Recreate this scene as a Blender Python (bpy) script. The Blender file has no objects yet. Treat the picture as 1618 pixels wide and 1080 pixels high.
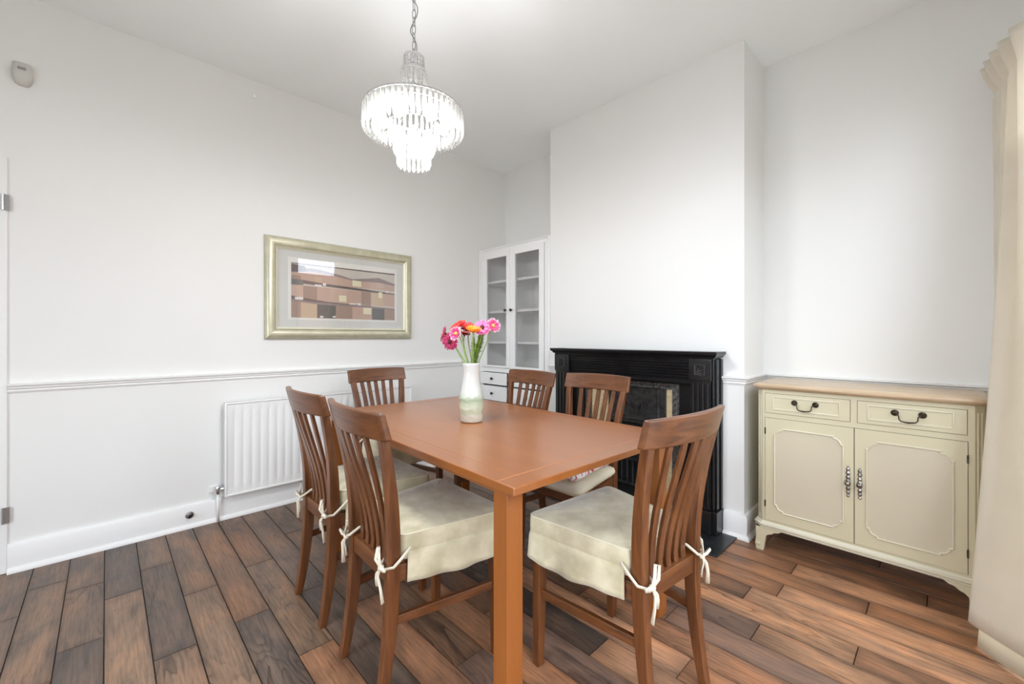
import bpy, bmesh, math, random
from mathutils import Vector, Matrix
random.seed(7)
PI = math.pi
S = bpy.context.scene
C = S.collection

# ------------------------------------------------------------------ camera
TH = math.radians(44.0)
FPX = 664.0
cd = bpy.data.cameras.new('camera')
cam = bpy.data.objects.new('camera', cd); C.objects.link(cam)
cd.sensor_fit = 'HORIZONTAL'; cd.sensor_width = 36.0
cd.lens = FPX / 1618 * 36.0
cd.shift_y = -(540 - 532) / 1618
cd.clip_start = 0.05
CAM = Vector((3.2722, -3.0568, 1.18))
FW = Vector((-math.cos(TH), math.sin(TH), 0)); RT = Vector((math.sin(TH), math.cos(TH), 0))
cam.matrix_world = Matrix(((RT.x, 0, -FW.x, CAM.x), (RT.y, 0, -FW.y, CAM.y), (0, 1, 0, CAM.z), (0, 0, 0, 1)))
S.camera = cam

# ------------------------------------------------------------------ view, world, daylight
S.view_settings.view_transform = 'Standard'
S.view_settings.look = 'None'
S.view_settings.exposure = 0.0
S.view_settings.gamma = 1.0
S.view_settings.use_curve_mapping = False
try:
    S.cycles.use_denoising = True
    S.cycles.max_bounces = 12
    S.cycles.diffuse_bounces = 10
    S.cycles.glossy_bounces = 4
    S.cycles.transmission_bounces = 8
    S.cycles.transparent_max_bounces = 16
    S.cycles.sample_clamp_indirect = 6.0
    S.cycles.caustics_reflective = False
    S.cycles.caustics_refractive = False
except Exception:
    pass
W = bpy.data.worlds.new('overcast_sky_and_fill'); S.world = W; W.use_nodes = True
wn = W.node_tree.nodes; wl = W.node_tree.links
bg = wn['Background']; bg.inputs['Strength'].default_value = 8.6
tc = wn.new('ShaderNodeTexCoord'); sp = wn.new('ShaderNodeSeparateXYZ'); rp = wn.new('ShaderNodeValToRGB')
wl.new(tc.outputs['Generated'], sp.inputs[0]); 
mr = wn.new('ShaderNodeMapRange'); mr.inputs['From Min'].default_value = -1
wl.new(sp.outputs['Z'], mr.inputs['Value']); wl.new(mr.outputs[0], rp.inputs[0])
rp.color_ramp.elements[0].position = 0.47; rp.color_ramp.elements[0].color = (.76, .83, .91, 1)  # below-horizon colour raised nearly to sky level as added fill
rp.color_ramp.elements[1].position = 0.52; rp.color_ramp.elements[1].color = (.84, .92, 1.02, 1)
wl.new(rp.outputs[0], bg.inputs['Color'])

XR, YF, HC = 3.56, -4.7, 2.92            # right wall, wall behind the camera, ceiling height
WIN1 = (-1.02, -0.30, 0.08, 2.43)        # window in the right wall: y0 y1 z0 z1
FILL_WIN_SIDE = (-3.1, -1.50, 0.08, 2.43)         # out-of-view window added in the right wall for extra daylight
FILL_WIN_REAR = (1.3, 2.9, 0.05, 2.40)            # unseen opening added behind the camera to flood the room: x0 x1 z0 z1
def portal(name, loc, rot, sx, sy):
    d = bpy.data.lights.new(name, 'AREA'); d.shape = 'RECTANGLE'; d.size = sx; d.size_y = sy
    d.cycles.is_portal = True
    o = bpy.data.objects.new(name, d); o.location = loc; o.rotation_euler = rot; C.objects.link(o)
portal('window_light', (XR + .06, (WIN1[0] + WIN1[1]) / 2, (WIN1[2] + WIN1[3]) / 2), (0, PI / 2, 0), WIN1[3] - WIN1[2], WIN1[1] - WIN1[0])
portal('window_light', (XR + .06, (FILL_WIN_SIDE[0] + FILL_WIN_SIDE[1]) / 2, (FILL_WIN_SIDE[2] + FILL_WIN_SIDE[3]) / 2), (0, PI / 2, 0), FILL_WIN_SIDE[3] - FILL_WIN_SIDE[2], FILL_WIN_SIDE[1] - FILL_WIN_SIDE[0])  # sampling portal of the added side window
portal('window_light', ((FILL_WIN_REAR[0] + FILL_WIN_REAR[1]) / 2, YF - .06, (FILL_WIN_REAR[2] + FILL_WIN_REAR[3]) / 2), (PI / 2, 0, 0), FILL_WIN_REAR[1] - FILL_WIN_REAR[0], FILL_WIN_REAR[3] - FILL_WIN_REAR[2])  # sampling portal of the added rear opening

# ------------------------------------------------------------------ materials
def mat(name, col=(.8, .8, .8), rough=.5, metal=0, spec=.5, coat=0, sheen=0, trans=0, emit=None, estr=0):
    m = bpy.data.materials.new(name); m.use_nodes = True
    b = m.node_tree.nodes['Principled BSDF']
    b.inputs['Base Color'].default_value = (*col, 1); b.inputs['Roughness'].default_value = rough
    b.inputs['Metallic'].default_value = metal; b.inputs['Specular IOR Level'].default_value = spec
    b.inputs['Coat Weight'].default_value = coat; b.inputs['Coat Roughness'].default_value = .28
    b.inputs['Sheen Weight'].default_value = sheen
    b.inputs['Transmission Weight'].default_value = trans
    if emit: b.inputs['Emission Color'].default_value = (*emit, 1); b.inputs['Emission Strength'].default_value = estr
    return m
def nodes(m): return m.node_tree.nodes, m.node_tree.links, m.node_tree.nodes['Principled BSDF']
def ramp(n, stops):
    r = n.new('ShaderNodeValToRGB'); e = r.color_ramp.elements
    while len(e) > 1: e.remove(e[0])
    e[0].position = stops[0][0]; e[0].color = (*stops[0][1], 1)
    for p, c in stops[1:]:
        x = e.new(p); x.color = (*c, 1)
    return r
def noisy(name, c1, c2, scale=8, detail=4, rough=.5, bump=0, bscale=60, stretch=(1, 1, 1), **k):
    m = mat(name, c1, rough, **k); n, l, b = nodes(m)
    tc = n.new('ShaderNodeTexCoord'); mp = n.new('ShaderNodeMapping'); mp.inputs['Scale'].default_value = stretch
    l.new(tc.outputs['Object'], mp.inputs[0])
    no = n.new('ShaderNodeTexNoise'); no.inputs['Scale'].default_value = scale; no.inputs['Detail'].default_value = detail
    l.new(mp.outputs[0], no.inputs['Vector'])
    r = ramp(n, [(.35, c1), (.65, c2)]); l.new(no.outputs['Fac'], r.inputs[0]); l.new(r.outputs[0], b.inputs['Base Color'])
    if bump:
        n2 = n.new('ShaderNodeTexNoise'); n2.inputs['Scale'].default_value = bscale; n2.inputs['Detail'].default_value = 3
        l.new(tc.outputs['Object'], n2.inputs['Vector'])
        bp = n.new('ShaderNodeBump'); bp.inputs['Strength'].default_value = bump; bp.inputs['Distance'].default_value = .004
        l.new(n2.outputs['Fac'], bp.inputs['Height']); l.new(bp.outputs[0], b.inputs['Normal'])
    return m
def wood(name, dark, mid, light, axis='x', scale=1.0, rough=.35, coat=.25, bump=.08, det=7):
    m = mat(name, mid, rough, coat=coat); n, l, b = nodes(m)
    tc = n.new('ShaderNodeTexCoord'); mp = n.new('ShaderNodeMapping')
    s = {'x': (1.6, 26, 26), 'y': (26, 1.6, 26), 'z': (26, 26, 1.6)}[axis]
    mp.inputs['Scale'].default_value = [v * scale for v in s]
    l.new(tc.outputs['Object'], mp.inputs[0])
    no = n.new('ShaderNodeTexNoise'); no.inputs['Scale'].default_value = 1.6; no.inputs['Detail'].default_value = det
    no.inputs['Roughness'].default_value = .62; no.inputs['Distortion'].default_value = .6
    l.new(mp.outputs[0], no.inputs['Vector'])
    r = ramp(n, [(.3, dark), (.5, mid), (.72, light)]); l.new(no.outputs['Fac'], r.inputs[0])
    l.new(r.outputs[0], b.inputs['Base Color'])
    bp = n.new('ShaderNodeBump'); bp.inputs['Strength'].default_value = bump; bp.inputs['Distance'].default_value = .002
    l.new(no.outputs['Fac'], bp.inputs['Height']); l.new(bp.outputs[0], b.inputs['Normal'])
    return m
M = {}
M['wall'] = noisy('wall_paint', (.80, .80, .782), (.81, .81, .792), 2, rough=.75, bump=.03, bscale=90)
M['ceil'] = noisy('ceiling_paint', (.90, .925, .925), (.91, .935, .935), 2, rough=.85)
M['trim'] = mat('gloss_white_paint', (.84, .84, .83), .35)
M['rad'] = mat('radiator_enamel', (.85, .85, .84), .25)
M['cab'] = mat('cabinet_white', (.83, .83, .82), .4)
CH = ((.062, .019, .0055), (.130, .043, .0115), (.20, .072, .021))
M['chair_x'] = wood('chair_wood_cross', *CH, 'x')
M['chair_z'] = wood('chair_wood_upright', *CH, 'z')
M['chair_y'] = wood('chair_wood_side', *CH, 'y')
TB = ((.278, .086, .015), (.30, .096, .018), (.322, .107, .021))
M['table_x'] = wood('table_veneer', *TB, 'x', .6, rough=.285, coat=.6, bump=0, det=2)
M['table_y'] = wood('table_veneer_end', *TB, 'y', .6, rough=.285, coat=.6, bump=0, det=2)
M['table_z'] = wood('table_leg_wood', *TB, 'z', .6, rough=.33)
M['inlay'] = mat('pale_inlay', (.46, .20, .09), .4)
M['fabric'] = noisy('cream_velvet', (.45, .40, .255), (.66, .605, .43), 12, 8, rough=.8, bump=.35, bscale=34, sheen=.5)
M['fabric_plain'] = noisy('cream_cotton', (.70, .65, .50), (.74, .69, .54), 6, rough=.85, bump=.1)
M['ribbon'] = mat('cream_ribbon', (.70, .65, .52), .8)
M['black'] = noisy('black_gloss_paint', (.006, .006, .0065), (.010, .010, .011), 12, rough=.22, bump=.03, bscale=40)
M['iron'] = noisy('cast_iron', (.03, .03, .03), (.065, .062, .06), 30, rough=.36, metal=.5, bump=.5, bscale=60)
M['ironrelief'] = noisy('cast_iron_relief', (.05, .048, .046), (.17, .16, .15), 45, rough=.42, metal=.4, bump=.9, bscale=45)
M['tile'] = noisy('fireplace_tile', (.52, .40, .22), (.66, .54, .34), 60, rough=.25, bump=.5, bscale=70)
M['firebox_black'] = mat('firebox_black', (.006, .006, .006), .9)
M['slate'] = noisy('black_slate', (.010, .011, .012), (.022, .024, .026), 25, rough=.3)
M['sb'] = noisy('sideboard_cream', (.60, .545, .375), (.63, .575, .40), 3, rough=.38)
M['sbpanel'] = noisy('sideboard_panel', (.58, .52, .39), (.60, .54, .405), 3, rough=.42)
M['sbmould'] = mat('sideboard_moulding', (.70, .66, .52), .35)
M['sbtop'] = wood('limed_oak_top', (.42, .29, .17), (.58, .43, .28), (.70, .58, .42), 'x', .8, rough=.35)
M['bronze'] = noisy('aged_bronze', (.035, .025, .018), (.09, .07, .05), 60, rough=.4, metal=.8)
M['pewter'] = noisy('antique_pewter', (.10, .09, .08), (.45, .42, .38), 70, rough=.3, metal=.9)
M['dark'] = mat('black_gap', (.012, .011, .010), .7)
M['chrome'] = mat('chrome', (.75, .75, .76), .12, metal=1)
M['steel'] = mat('dull_steel', (.42, .42, .42), .3, metal=1)
M['knob'] = mat('dark_knob', (.02, .018, .018), .3, metal=.3)
M['gold'] = noisy('champagne_gilt', (.50, .48, .34), (.60, .57, .43), 14, rough=.36, metal=.35)
M['goldin'] = mat('pale_gilt', (.78, .75, .60), .3, metal=.3)
M['matboard'] = mat('grey_mount', (.66, .66, .63), .9)
M['matboard2'] = mat('white_mount', (.80, .79, .74), .9)
M['curtain'] = noisy('curtain_fabric', (.80, .76, .69), (.85, .81, .74), 7, rough=.85, bump=.9, bscale=22, sheen=.2)
M['lining'] = mat('curtain_lining', (.80, .77, .64), .85)
for k_ in ('curtain', 'lining'):
    n, l, b_ = nodes(M[k_]); mx = n.new('ShaderNodeMixShader'); mx.inputs[0].default_value = .42
    tl = n.new('ShaderNodeBsdfTranslucent'); tl.inputs[0].default_value = (.90, .84, .70, 1)
    l.new(b_.outputs[0], mx.inputs[1]); l.new(tl.outputs[0], mx.inputs[2]); l.new(mx.outputs[0], n['Material Output'].inputs[0])
def thin_glass(name, tint=(1, 1, 1), refl=1.0):
    m = bpy.data.materials.new(name); m.use_nodes = True; n, l = m.node_tree.nodes, m.node_tree.links
    n.clear(); out = n.new('ShaderNodeOutputMaterial'); mx = n.new('ShaderNodeMixShader')
    tr = n.new('ShaderNodeBsdfTransparent'); tr.inputs[0].default_value = (*tint, 1)
    gl = n.new('ShaderNodeBsdfGlossy'); gl.inputs['Roughness'].default_value = 0.0
    fr = n.new('ShaderNodeLayerWeight'); pw = n.new('ShaderNodeMath'); pw.operation = 'POWER'; pw.inputs[1].default_value = 4.0; l.new(fr.outputs['Facing'], pw.inputs[0])
    mu = n.new('ShaderNodeMath'); mu.operation = 'MULTIPLY_ADD'; mu.inputs[1].default_value = refl * .9; mu.inputs[2].default_value = .04 * refl; mu.use_clamp = True
    l.new(pw.outputs[0], mu.inputs[0]); l.new(mu.outputs[0], mx.inputs[0]); l.new(tr.outputs[0], mx.inputs[1]); l.new(gl.outputs[0], mx.inputs[2])
    l.new(mx.outputs[0], out.inputs[0]); return m
M['glass'] = thin_glass('window_glass')
M['cabglass'] = thin_glass('cabinet_glass', (.93, .93, .93))
M['picglass'] = thin_glass('picture_glass', (1, 1, 1), 1.3)
def crystal():
    m = bpy.data.materials.new('cut_crystal'); m.use_nodes = True; n, l = m.node_tree.nodes, m.node_tree.links
    n.clear(); out = n.new('ShaderNodeOutputMaterial')
    g = n.new('ShaderNodeBsdfGlass'); g.inputs['Roughness'].default_value = .03; g.inputs['IOR'].default_value = 1.5
    t = n.new('ShaderNodeBsdfTransparent'); t.inputs[0].default_value = (.97, .97, .96, 1)
    tl = n.new('ShaderNodeBsdfTranslucent'); tl.inputs[0].default_value = (.95, .95, .93, 1)
    a = n.new('ShaderNodeMixShader'); a.inputs[0].default_value = .20
    b = n.new('ShaderNodeMixShader'); b.inputs[0].default_value = .30
    l.new(g.outputs[0], a.inputs[1]); l.new(tl.outputs[0], a.inputs[2])
    l.new(a.outputs[0], b.inputs[1]); l.new(t.outputs[0], b.inputs[2]); l.new(b.outputs[0], out.inputs[0]); return m
M['crystal'] = crystal()
M['bulb'] = mat('lit_bulb', (1, 1, 1), .4, emit=(1, .96, .9), estr=14)

# ------------------------------------------------------------------ mesh helpers
class MB:
    def __init__(s): s.v = []; s.f = []; s.m = []
    def add(s, vs, fs, mi=0):
        o = len(s.v); s.v += [tuple(v) for v in vs]; s.f += [tuple(i + o for i in f) for f in fs]; s.m += [mi] * len(fs); return s
    def box(s, x0, x1, y0, y1, z0, z1, mi=0):
        if x0 > x1: x0, x1 = x1, x0
        if y0 > y1: y0, y1 = y1, y0
        if z0 > z1: z0, z1 = z1, z0
        return s.add([(x0, y0, z0), (x1, y0, z0), (x1, y1, z0), (x0, y1, z0), (x0, y0, z1), (x1, y0, z1), (x1, y1, z1), (x0, y1, z1)],
                     [(0, 3, 2, 1), (4, 5, 6, 7), (0, 1, 5, 4), (1, 2, 6, 5), (2, 3, 7, 6), (3, 0, 4, 7)], mi)
    def loft(s, rings, cap=True, mi=0, closed=True):
        n = len(rings[0]); vs = [p for r in rings for p in r]; fs = []
        for i in range(len(rings) - 1):
            for j in range(n if closed else n - 1):
                k = (j + 1) % n; fs.append((i * n + j, i * n + k, (i + 1) * n + k, (i + 1) * n + j))
        if cap and closed: fs.append(tuple(range(n - 1, -1, -1))); fs.append(tuple((len(rings) - 1) * n + j for j in range(n)))
        return s.add(vs, fs, mi)
    def tube(s, pts, r, seg=8, flat=1.0, cap=True, mi=0, up=(0, 0, 1)):
        pts = [Vector(p) for p in pts]; rings = []; pn = None
        for i, p in enumerate(pts):
            t = (pts[min(i + 1, len(pts) - 1)] - pts[max(i - 1, 0)]).normalized()
            if pn is None:
                u = Vector(up)
                if abs(u.dot(t)) > .95: u = Vector((1, 0, 0))
                pn = (u - t * u.dot(t)).normalized()
            else: pn = (pn - t * pn.dot(t)).normalized()
            b = t.cross(pn); rr = r[i] if isinstance(r, (list, tuple)) else r
            rings.append([p + pn * (rr * math.cos(a)) + b * (rr * flat * math.sin(a)) for a in [2 * PI * k / seg for k in range(seg)]])
        return s.loft(rings, cap, mi)
    def lathe(s, prof, seg=24, c=(0, 0, 0), axis='z', mi=0, cap=True):
        rings = []
        for r, z in prof:
            ring = []
            for k in range(seg):
                a = 2 * PI * k / seg; x, y = r * math.cos(a), r * math.sin(a)
                if axis == 'z': q = (x, y, z)
                elif axis == 'y': q = (x, z, -y)
                else: q = (z, x, y)
                ring.append((q[0] + c[0], q[1] + c[1], q[2] + c[2]))
            rings.append(ring)
        return s.loft(rings, cap, mi)
    def prism(s, poly, d0, d1, plane='xz', mi=0):
        n = len(poly)
        def P(a, b, d): return {'xz': (a, d, b), 'xy': (a, b, d), 'yz': (d, a, b)}[plane]
        vs = [P(a, b, d0) for a, b in poly] + [P(a, b, d1) for a, b in poly]
        fs = [tuple(range(n - 1, -1, -1)), tuple(range(n, 2 * n))] + [(i, (i + 1) % n, (i + 1) % n + n, i + n) for i in range(n)]
        return s.add(vs, fs, mi)
    def xf(s, mtx):
        s.v = [tuple(mtx @ Vector(v)) for v in s.v]; return s
    def build(s, name, ms, parent=None, bevel=0, smooth=False, sub=0, seg=2, solid=0, flat=False):
        me = bpy.data.meshes.new(name); me.from_pydata(s.v, [], s.f); me.update()
        bm = bmesh.new(); bm.from_mesh(me); bmesh.ops.recalc_face_normals(bm, faces=bm.faces); bm.to_mesh(me); bm.free()
        if not isinstance(ms, (list, tuple)): ms = [ms]
        for m in ms: me.materials.append(M[m] if isinstance(m, str) else m)
        for p, mi in zip(me.polygons, s.m): p.material_index = mi; p.use_smooth = bool(smooth)
        o = bpy.data.objects.new(name, me); C.objects.link(o)
        if parent: o.parent = parent
        if solid:
            d = o.modifiers.new('solidify', 'SOLIDIFY'); d.thickness = solid; d.offset = 0
        if bevel:
            d = o.modifiers.new('bevel', 'BEVEL'); d.width = bevel; d.segments = seg; d.limit_method = 'ANGLE'; d.angle_limit = .6
            if not smooth and not flat:
                for p in me.polygons: p.use_smooth = True
                w = o.modifiers.new('wn', 'WEIGHTED_NORMAL'); w.keep_sharp = False
        if sub:
            d = o.modifiers.new('sub', 'SUBSURF'); d.levels = sub; d.render_levels = sub
        if smooth == 'auto':
            for p in me.polygons: p.use_smooth = True
            me.set_sharp_from_angle(angle=.7)
        return o
def thing(name, label, cat, loc=(0, 0, 0), rz=0, group=None):
    o = bpy.data.objects.new(name, None); C.objects.link(o); o.location = loc; o.rotation_euler = (0, 0, rz)
    o.empty_display_size = .1
    return tag(o, label, cat, group)
def tag(o, label, cat, group=None):
    o['label'] = label; o['category'] = cat
    if group: o['group'] = group
    return o
def struct(o): o['kind'] = 'structure'; return o
def copy_tree(o, parent=None):
    c = o.copy(); C.objects.link(c); c.parent = parent
    for ch in list(o.children): copy_tree(ch, c)
    return c
def lerp(a, b, t): return a + (b - a) * t
def interp(tab, x):
    if x <= tab[0][0]: return tab[0][1]
    for (a, b), (c, d) in zip(tab, tab[1:]):
        if x <= c: return lerp(b, d, (x - a) / (c - a))
    return tab[-1][1]
def smooth_tab(tab, x):       # Catmull-Rom through a table
    n = len(tab)
    if x <= tab[0][0]: return tab[0][1]
    if x >= tab[-1][0]: return tab[-1][1]
    for i in range(n - 1):
        if x <= tab[i + 1][0]:
            t = (x - tab[i][0]) / (tab[i + 1][0] - tab[i][0]); h = tab[i + 1][0] - tab[i][0]
            m0 = (tab[i + 1][1] - tab[max(i - 1, 0)][1]) / (tab[i + 1][0] - tab[max(i - 1, 0)][0]) * h
            m1 = (tab[min(i + 2, n - 1)][1] - tab[i][1]) / (tab[min(i + 2, n - 1)][0] - tab[i][0]) * h
            p0, p1 = tab[i][1], tab[i + 1][1]
            return (2 * t**3 - 3 * t * t + 1) * p0 + (t**3 - 2 * t * t + t) * m0 + (-2 * t**3 + 3 * t * t) * p1 + (t**3 - t * t) * m1
def sweep(mb, path, prof, side=1, mi=0, closed=False, plane='xy', base=0):
    """mitred sweep: path in a plane, prof = [(offset, height)], offset towards `side`"""
    n = len(path); rings = []
    for i in range(n):
        p = Vector(path[i])
        a = Vector(path[i - 1]) if (i > 0 or closed) else None
        b = Vector(path[(i + 1) % n]) if (i < n - 1 or closed) else None
        d1 = (p - a).normalized() if a is not None else (b - p).normalized()
        d2 = (b - p).normalized() if b is not None else d1
        n1 = Vector((-d1.y, d1.x)) * side; n2 = Vector((-d2.y, d2.x)) * side
        m = (n1 + n2).normalized(); k = 1 / max(.3, m.dot(n1))
        ring = []
        for o, h in prof:
            q = p + m * (o * k)
            ring.append({'xy': (q.x, q.y, base + h), 'xz': (q.x, base - h, q.y), 'yz': (base + h, q.x, q.y)}[plane])
        rings.append(ring)
    if closed: rings.append(rings[0])
    return mb.loft(rings, cap=not closed, mi=mi)

# ------------------------------------------------------------------ the room
T = .12
# left wall with the door opening near the camera
DY0, DY1, DZ = -4.28, -3.462, 2.03
w = MB()
w.box(-T, 0, DY1, T, 0, HC); w.box(-T, 0, YF - T, DY0, 0, HC); w.box(-T, 0, DY0, DY1, DZ, HC)
struct(w.build('wall_left', 'wall'))
struct(MB().box(0, XR, 0, T, 0, HC).build('wall_back', 'wall'))
BX0, BX1, BY = .955, 2.447, -.37
struct(MB().box(BX0, BX1, BY, 0, 0, HC).build('wall_chimney_breast', 'wall'))
w = MB()
ys = [YF - T, FILL_WIN_SIDE[0], FILL_WIN_SIDE[1], WIN1[0], WIN1[1], T]
for i in range(5):
    if i in (1, 3): w.box(XR, XR + T, ys[i], ys[i + 1], 0, WIN1[2]); w.box(XR, XR + T, ys[i], ys[i + 1], WIN1[3], HC)
    else: w.box(XR, XR + T, ys[i], ys[i + 1], 0, HC)
struct(w.build('wall_right', 'wall'))
w = MB()
w.box(0, FILL_WIN_REAR[0], YF - T, YF, 0, HC); w.box(FILL_WIN_REAR[1], XR, YF - T, YF, 0, HC)
w.box(FILL_WIN_REAR[0], FILL_WIN_REAR[1], YF - T, YF, FILL_WIN_REAR[3], HC); w.box(FILL_WIN_REAR[0], FILL_WIN_REAR[1], YF - T, YF, 0, FILL_WIN_REAR[2])
struct(w.build('wall_front', 'wall'))
struct(MB().box(-T, XR + T, YF - T, T, HC, HC + .1).build('ceiling', 'ceil'))

def window(name, axis, a0, a1, z0, z1, d0, d1, nx):
    o = struct(MB().build(name, 'trim')) if False else None
    f = MB()
    def bx(a, b, c, d, e=d0, g=d1):
        if axis == 'y': f.box(e, g, a, b, c, d)
        else: f.box(a, b, e, g, c, d)
    fw = .055
    bx(a0, a0 + fw, z0, z1); bx(a1 - fw, a1, z0, z1); bx(a0 + fw, a1 - fw, z0, z0 + fw); bx(a0 + fw, a1 - fw, z1 - fw, z1)
    for i in range(1, nx):
        c = lerp(a0, a1, i / nx); bx(c - .022, c + .022, z0 + fw, z1 - fw)
    if nx == 1: bx(a0 + fw, a1 - fw, (z0 + z1) / 2 - .02, (z0 + z1) / 2 + .02)
    o = struct(f.build(name, 'trim'))
    g = MB(); m = (d0 + d1) / 2
    if axis == 'y': g.box(m - .002, m + .002, a0 + fw, a1 - fw, z0 + fw, z1 - fw)
    else: g.box(a0 + fw, a1 - fw, m - .002, m + .002, z0 + fw, z1 - fw)
    g.build('window_pane', 'glass', o)
window('window_1', 'y', *WIN1, XR + .03, XR + .08, 1)
window('window_added_2', 'y', *FILL_WIN_SIDE, XR + .03, XR + .08, 2)  # added out of view to let in more sky light
window('window_added_3', 'x', *FILL_WIN_REAR, YF - .08, YF - .03, 3)  # unseen glazing of the rear opening added for fill light
# outside: garden wall seen through the window in the picture glass
g = struct(MB().box(12.0, 12.3, -9, 9, 0, 3.35).build('wall_garden', noisy('brick_far', (.22, .13, .10), (.30, .20, .15), 6, rough=.9)))
g = struct(MB().box(-12, 20, -22, 16, -.35, -.15).build('ground', noisy('paving_far', (.25, .25, .23), (.30, .30, .28), 3, rough=.9)))

# floor: one board surface, each plank a strip with its own stain, right-hand ones painted as better lit
rows0 = -3.322; pitch = .1295
joints = {-1: [.55, 1.13], 0: [.302, 1.132], 1: [.447, .966, 1.9], 2: [.647, 1.62], 3: [.444, 1.266, 2.2], 4: [.858, 1.9], 5: [1.227, 2.35], 6: [.776, 1.606, 2.62],
          7: [1.197, 2.25], 8: [.52, 1.45, 2.8], 9: [.95, 2.05, 3.1], 10: [.35, 1.5, 2.5], 11: [.8, 1.9, 2.95], 12: [1.3, 2.35], 13: [.6, 1.7, 2.62], 14: [1.1, 2.1, 3.2],
          15: [.5, 1.55, 2.45], 16: [.9, 2.0, 2.738], 17: [1.35, 2.3, 3.037], 18: [.6, 1.5, 2.63, 3.4], 19: [1.0, 1.9, 2.732], 20: [.5, 1.6, 3.031], 21: [1.2, 2.2, 2.73], 22: [.7, 1.8, 3.21],
          23: [.4, 1.5, 2.55], 24: [1.2, 2.3, 3.03], 25: [.6, 1.7, 2.8]}
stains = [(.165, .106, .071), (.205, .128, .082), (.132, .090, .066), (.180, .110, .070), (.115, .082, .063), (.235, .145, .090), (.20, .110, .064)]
warm_lit = [(.30, .150, .082), (.42, .225, .125), (.215, .130, .092), (.27, .135, .072), (.20, .118, .082), (.50, .27, .155), (.33, .160, .082)]  # window light painted into the right-hand planks as warmer, lighter tones
fixed = {(0, 0): 3, (0, 1): 1, (1, 0): 3, (1, 1): 0, (1, 2): 4, (2, 0): 4, (2, 1): 5, (3, 0): 0, (3, 1): 2, (3, 2): 1, (4, 0): 3, (4, 1): 5, (4, 2): 0, (5, 0): 6, (5, 1): 2,
         (6, 0): 6, (6, 1): 5, (6, 2): 6, (7, 0): 0, (7, 1): 2, (16, 2): 2, (16, 3): 1, (17, 2): 1, (17, 3): 0, (18, 2): 0, (18, 3): 5, (19, 2): 3, (19, 3): 5, (20, 2): 0, (20, 3): 6, (21, 3): 5, (22, 2): 3, (22, 3): 0}
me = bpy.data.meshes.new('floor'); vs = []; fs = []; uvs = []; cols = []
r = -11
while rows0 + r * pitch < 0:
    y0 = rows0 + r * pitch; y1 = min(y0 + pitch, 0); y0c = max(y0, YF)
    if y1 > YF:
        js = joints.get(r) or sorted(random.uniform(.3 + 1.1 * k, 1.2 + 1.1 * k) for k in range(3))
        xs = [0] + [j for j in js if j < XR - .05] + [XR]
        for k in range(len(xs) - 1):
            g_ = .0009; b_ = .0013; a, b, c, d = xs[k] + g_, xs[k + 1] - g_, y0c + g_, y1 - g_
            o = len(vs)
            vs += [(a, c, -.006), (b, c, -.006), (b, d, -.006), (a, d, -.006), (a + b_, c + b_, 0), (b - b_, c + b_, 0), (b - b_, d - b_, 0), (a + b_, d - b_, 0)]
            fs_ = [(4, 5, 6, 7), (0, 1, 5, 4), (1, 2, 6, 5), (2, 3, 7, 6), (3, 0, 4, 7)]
            si = fixed.get((r, k), random.randrange(len(stains))); sc = (warm_lit if a + b > 3.7 else stains)[si]; v = random.uniform(.9, 1.1); sd = random.random()
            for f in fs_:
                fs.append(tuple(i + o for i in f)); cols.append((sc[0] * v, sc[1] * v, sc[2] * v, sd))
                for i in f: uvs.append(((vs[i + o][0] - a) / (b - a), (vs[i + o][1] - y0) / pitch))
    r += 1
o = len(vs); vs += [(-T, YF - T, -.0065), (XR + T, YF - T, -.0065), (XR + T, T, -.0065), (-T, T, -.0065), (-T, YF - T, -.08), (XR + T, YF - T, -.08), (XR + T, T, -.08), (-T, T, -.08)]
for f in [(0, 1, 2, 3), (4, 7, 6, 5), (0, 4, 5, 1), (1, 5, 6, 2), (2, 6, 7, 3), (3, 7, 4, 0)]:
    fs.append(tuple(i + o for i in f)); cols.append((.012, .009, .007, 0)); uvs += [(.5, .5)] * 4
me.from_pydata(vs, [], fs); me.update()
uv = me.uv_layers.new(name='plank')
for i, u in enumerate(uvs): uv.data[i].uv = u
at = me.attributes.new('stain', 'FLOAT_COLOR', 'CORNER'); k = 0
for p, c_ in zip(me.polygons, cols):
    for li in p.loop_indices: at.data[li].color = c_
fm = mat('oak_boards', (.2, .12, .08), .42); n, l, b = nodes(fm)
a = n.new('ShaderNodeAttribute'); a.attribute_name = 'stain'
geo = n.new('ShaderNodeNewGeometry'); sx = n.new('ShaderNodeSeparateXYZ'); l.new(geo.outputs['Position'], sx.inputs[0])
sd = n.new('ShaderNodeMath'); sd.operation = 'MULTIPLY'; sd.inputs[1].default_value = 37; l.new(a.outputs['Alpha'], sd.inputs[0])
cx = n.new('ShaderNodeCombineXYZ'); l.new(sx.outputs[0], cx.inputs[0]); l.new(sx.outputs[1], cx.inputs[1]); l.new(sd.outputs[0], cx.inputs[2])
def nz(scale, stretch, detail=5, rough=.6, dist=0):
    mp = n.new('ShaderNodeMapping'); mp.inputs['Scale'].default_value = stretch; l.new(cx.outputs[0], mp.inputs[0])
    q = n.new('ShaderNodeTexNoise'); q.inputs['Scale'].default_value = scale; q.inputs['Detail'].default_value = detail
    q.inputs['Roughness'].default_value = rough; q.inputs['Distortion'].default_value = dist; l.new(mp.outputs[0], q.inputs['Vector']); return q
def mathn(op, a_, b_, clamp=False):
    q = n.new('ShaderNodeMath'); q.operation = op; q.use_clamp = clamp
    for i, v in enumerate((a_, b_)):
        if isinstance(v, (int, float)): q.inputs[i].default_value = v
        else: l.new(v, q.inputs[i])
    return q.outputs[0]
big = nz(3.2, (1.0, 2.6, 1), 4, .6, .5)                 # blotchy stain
grain = nz(3.0, (2.2, 42, 1), 8, .7)                 # fine fibres
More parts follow.
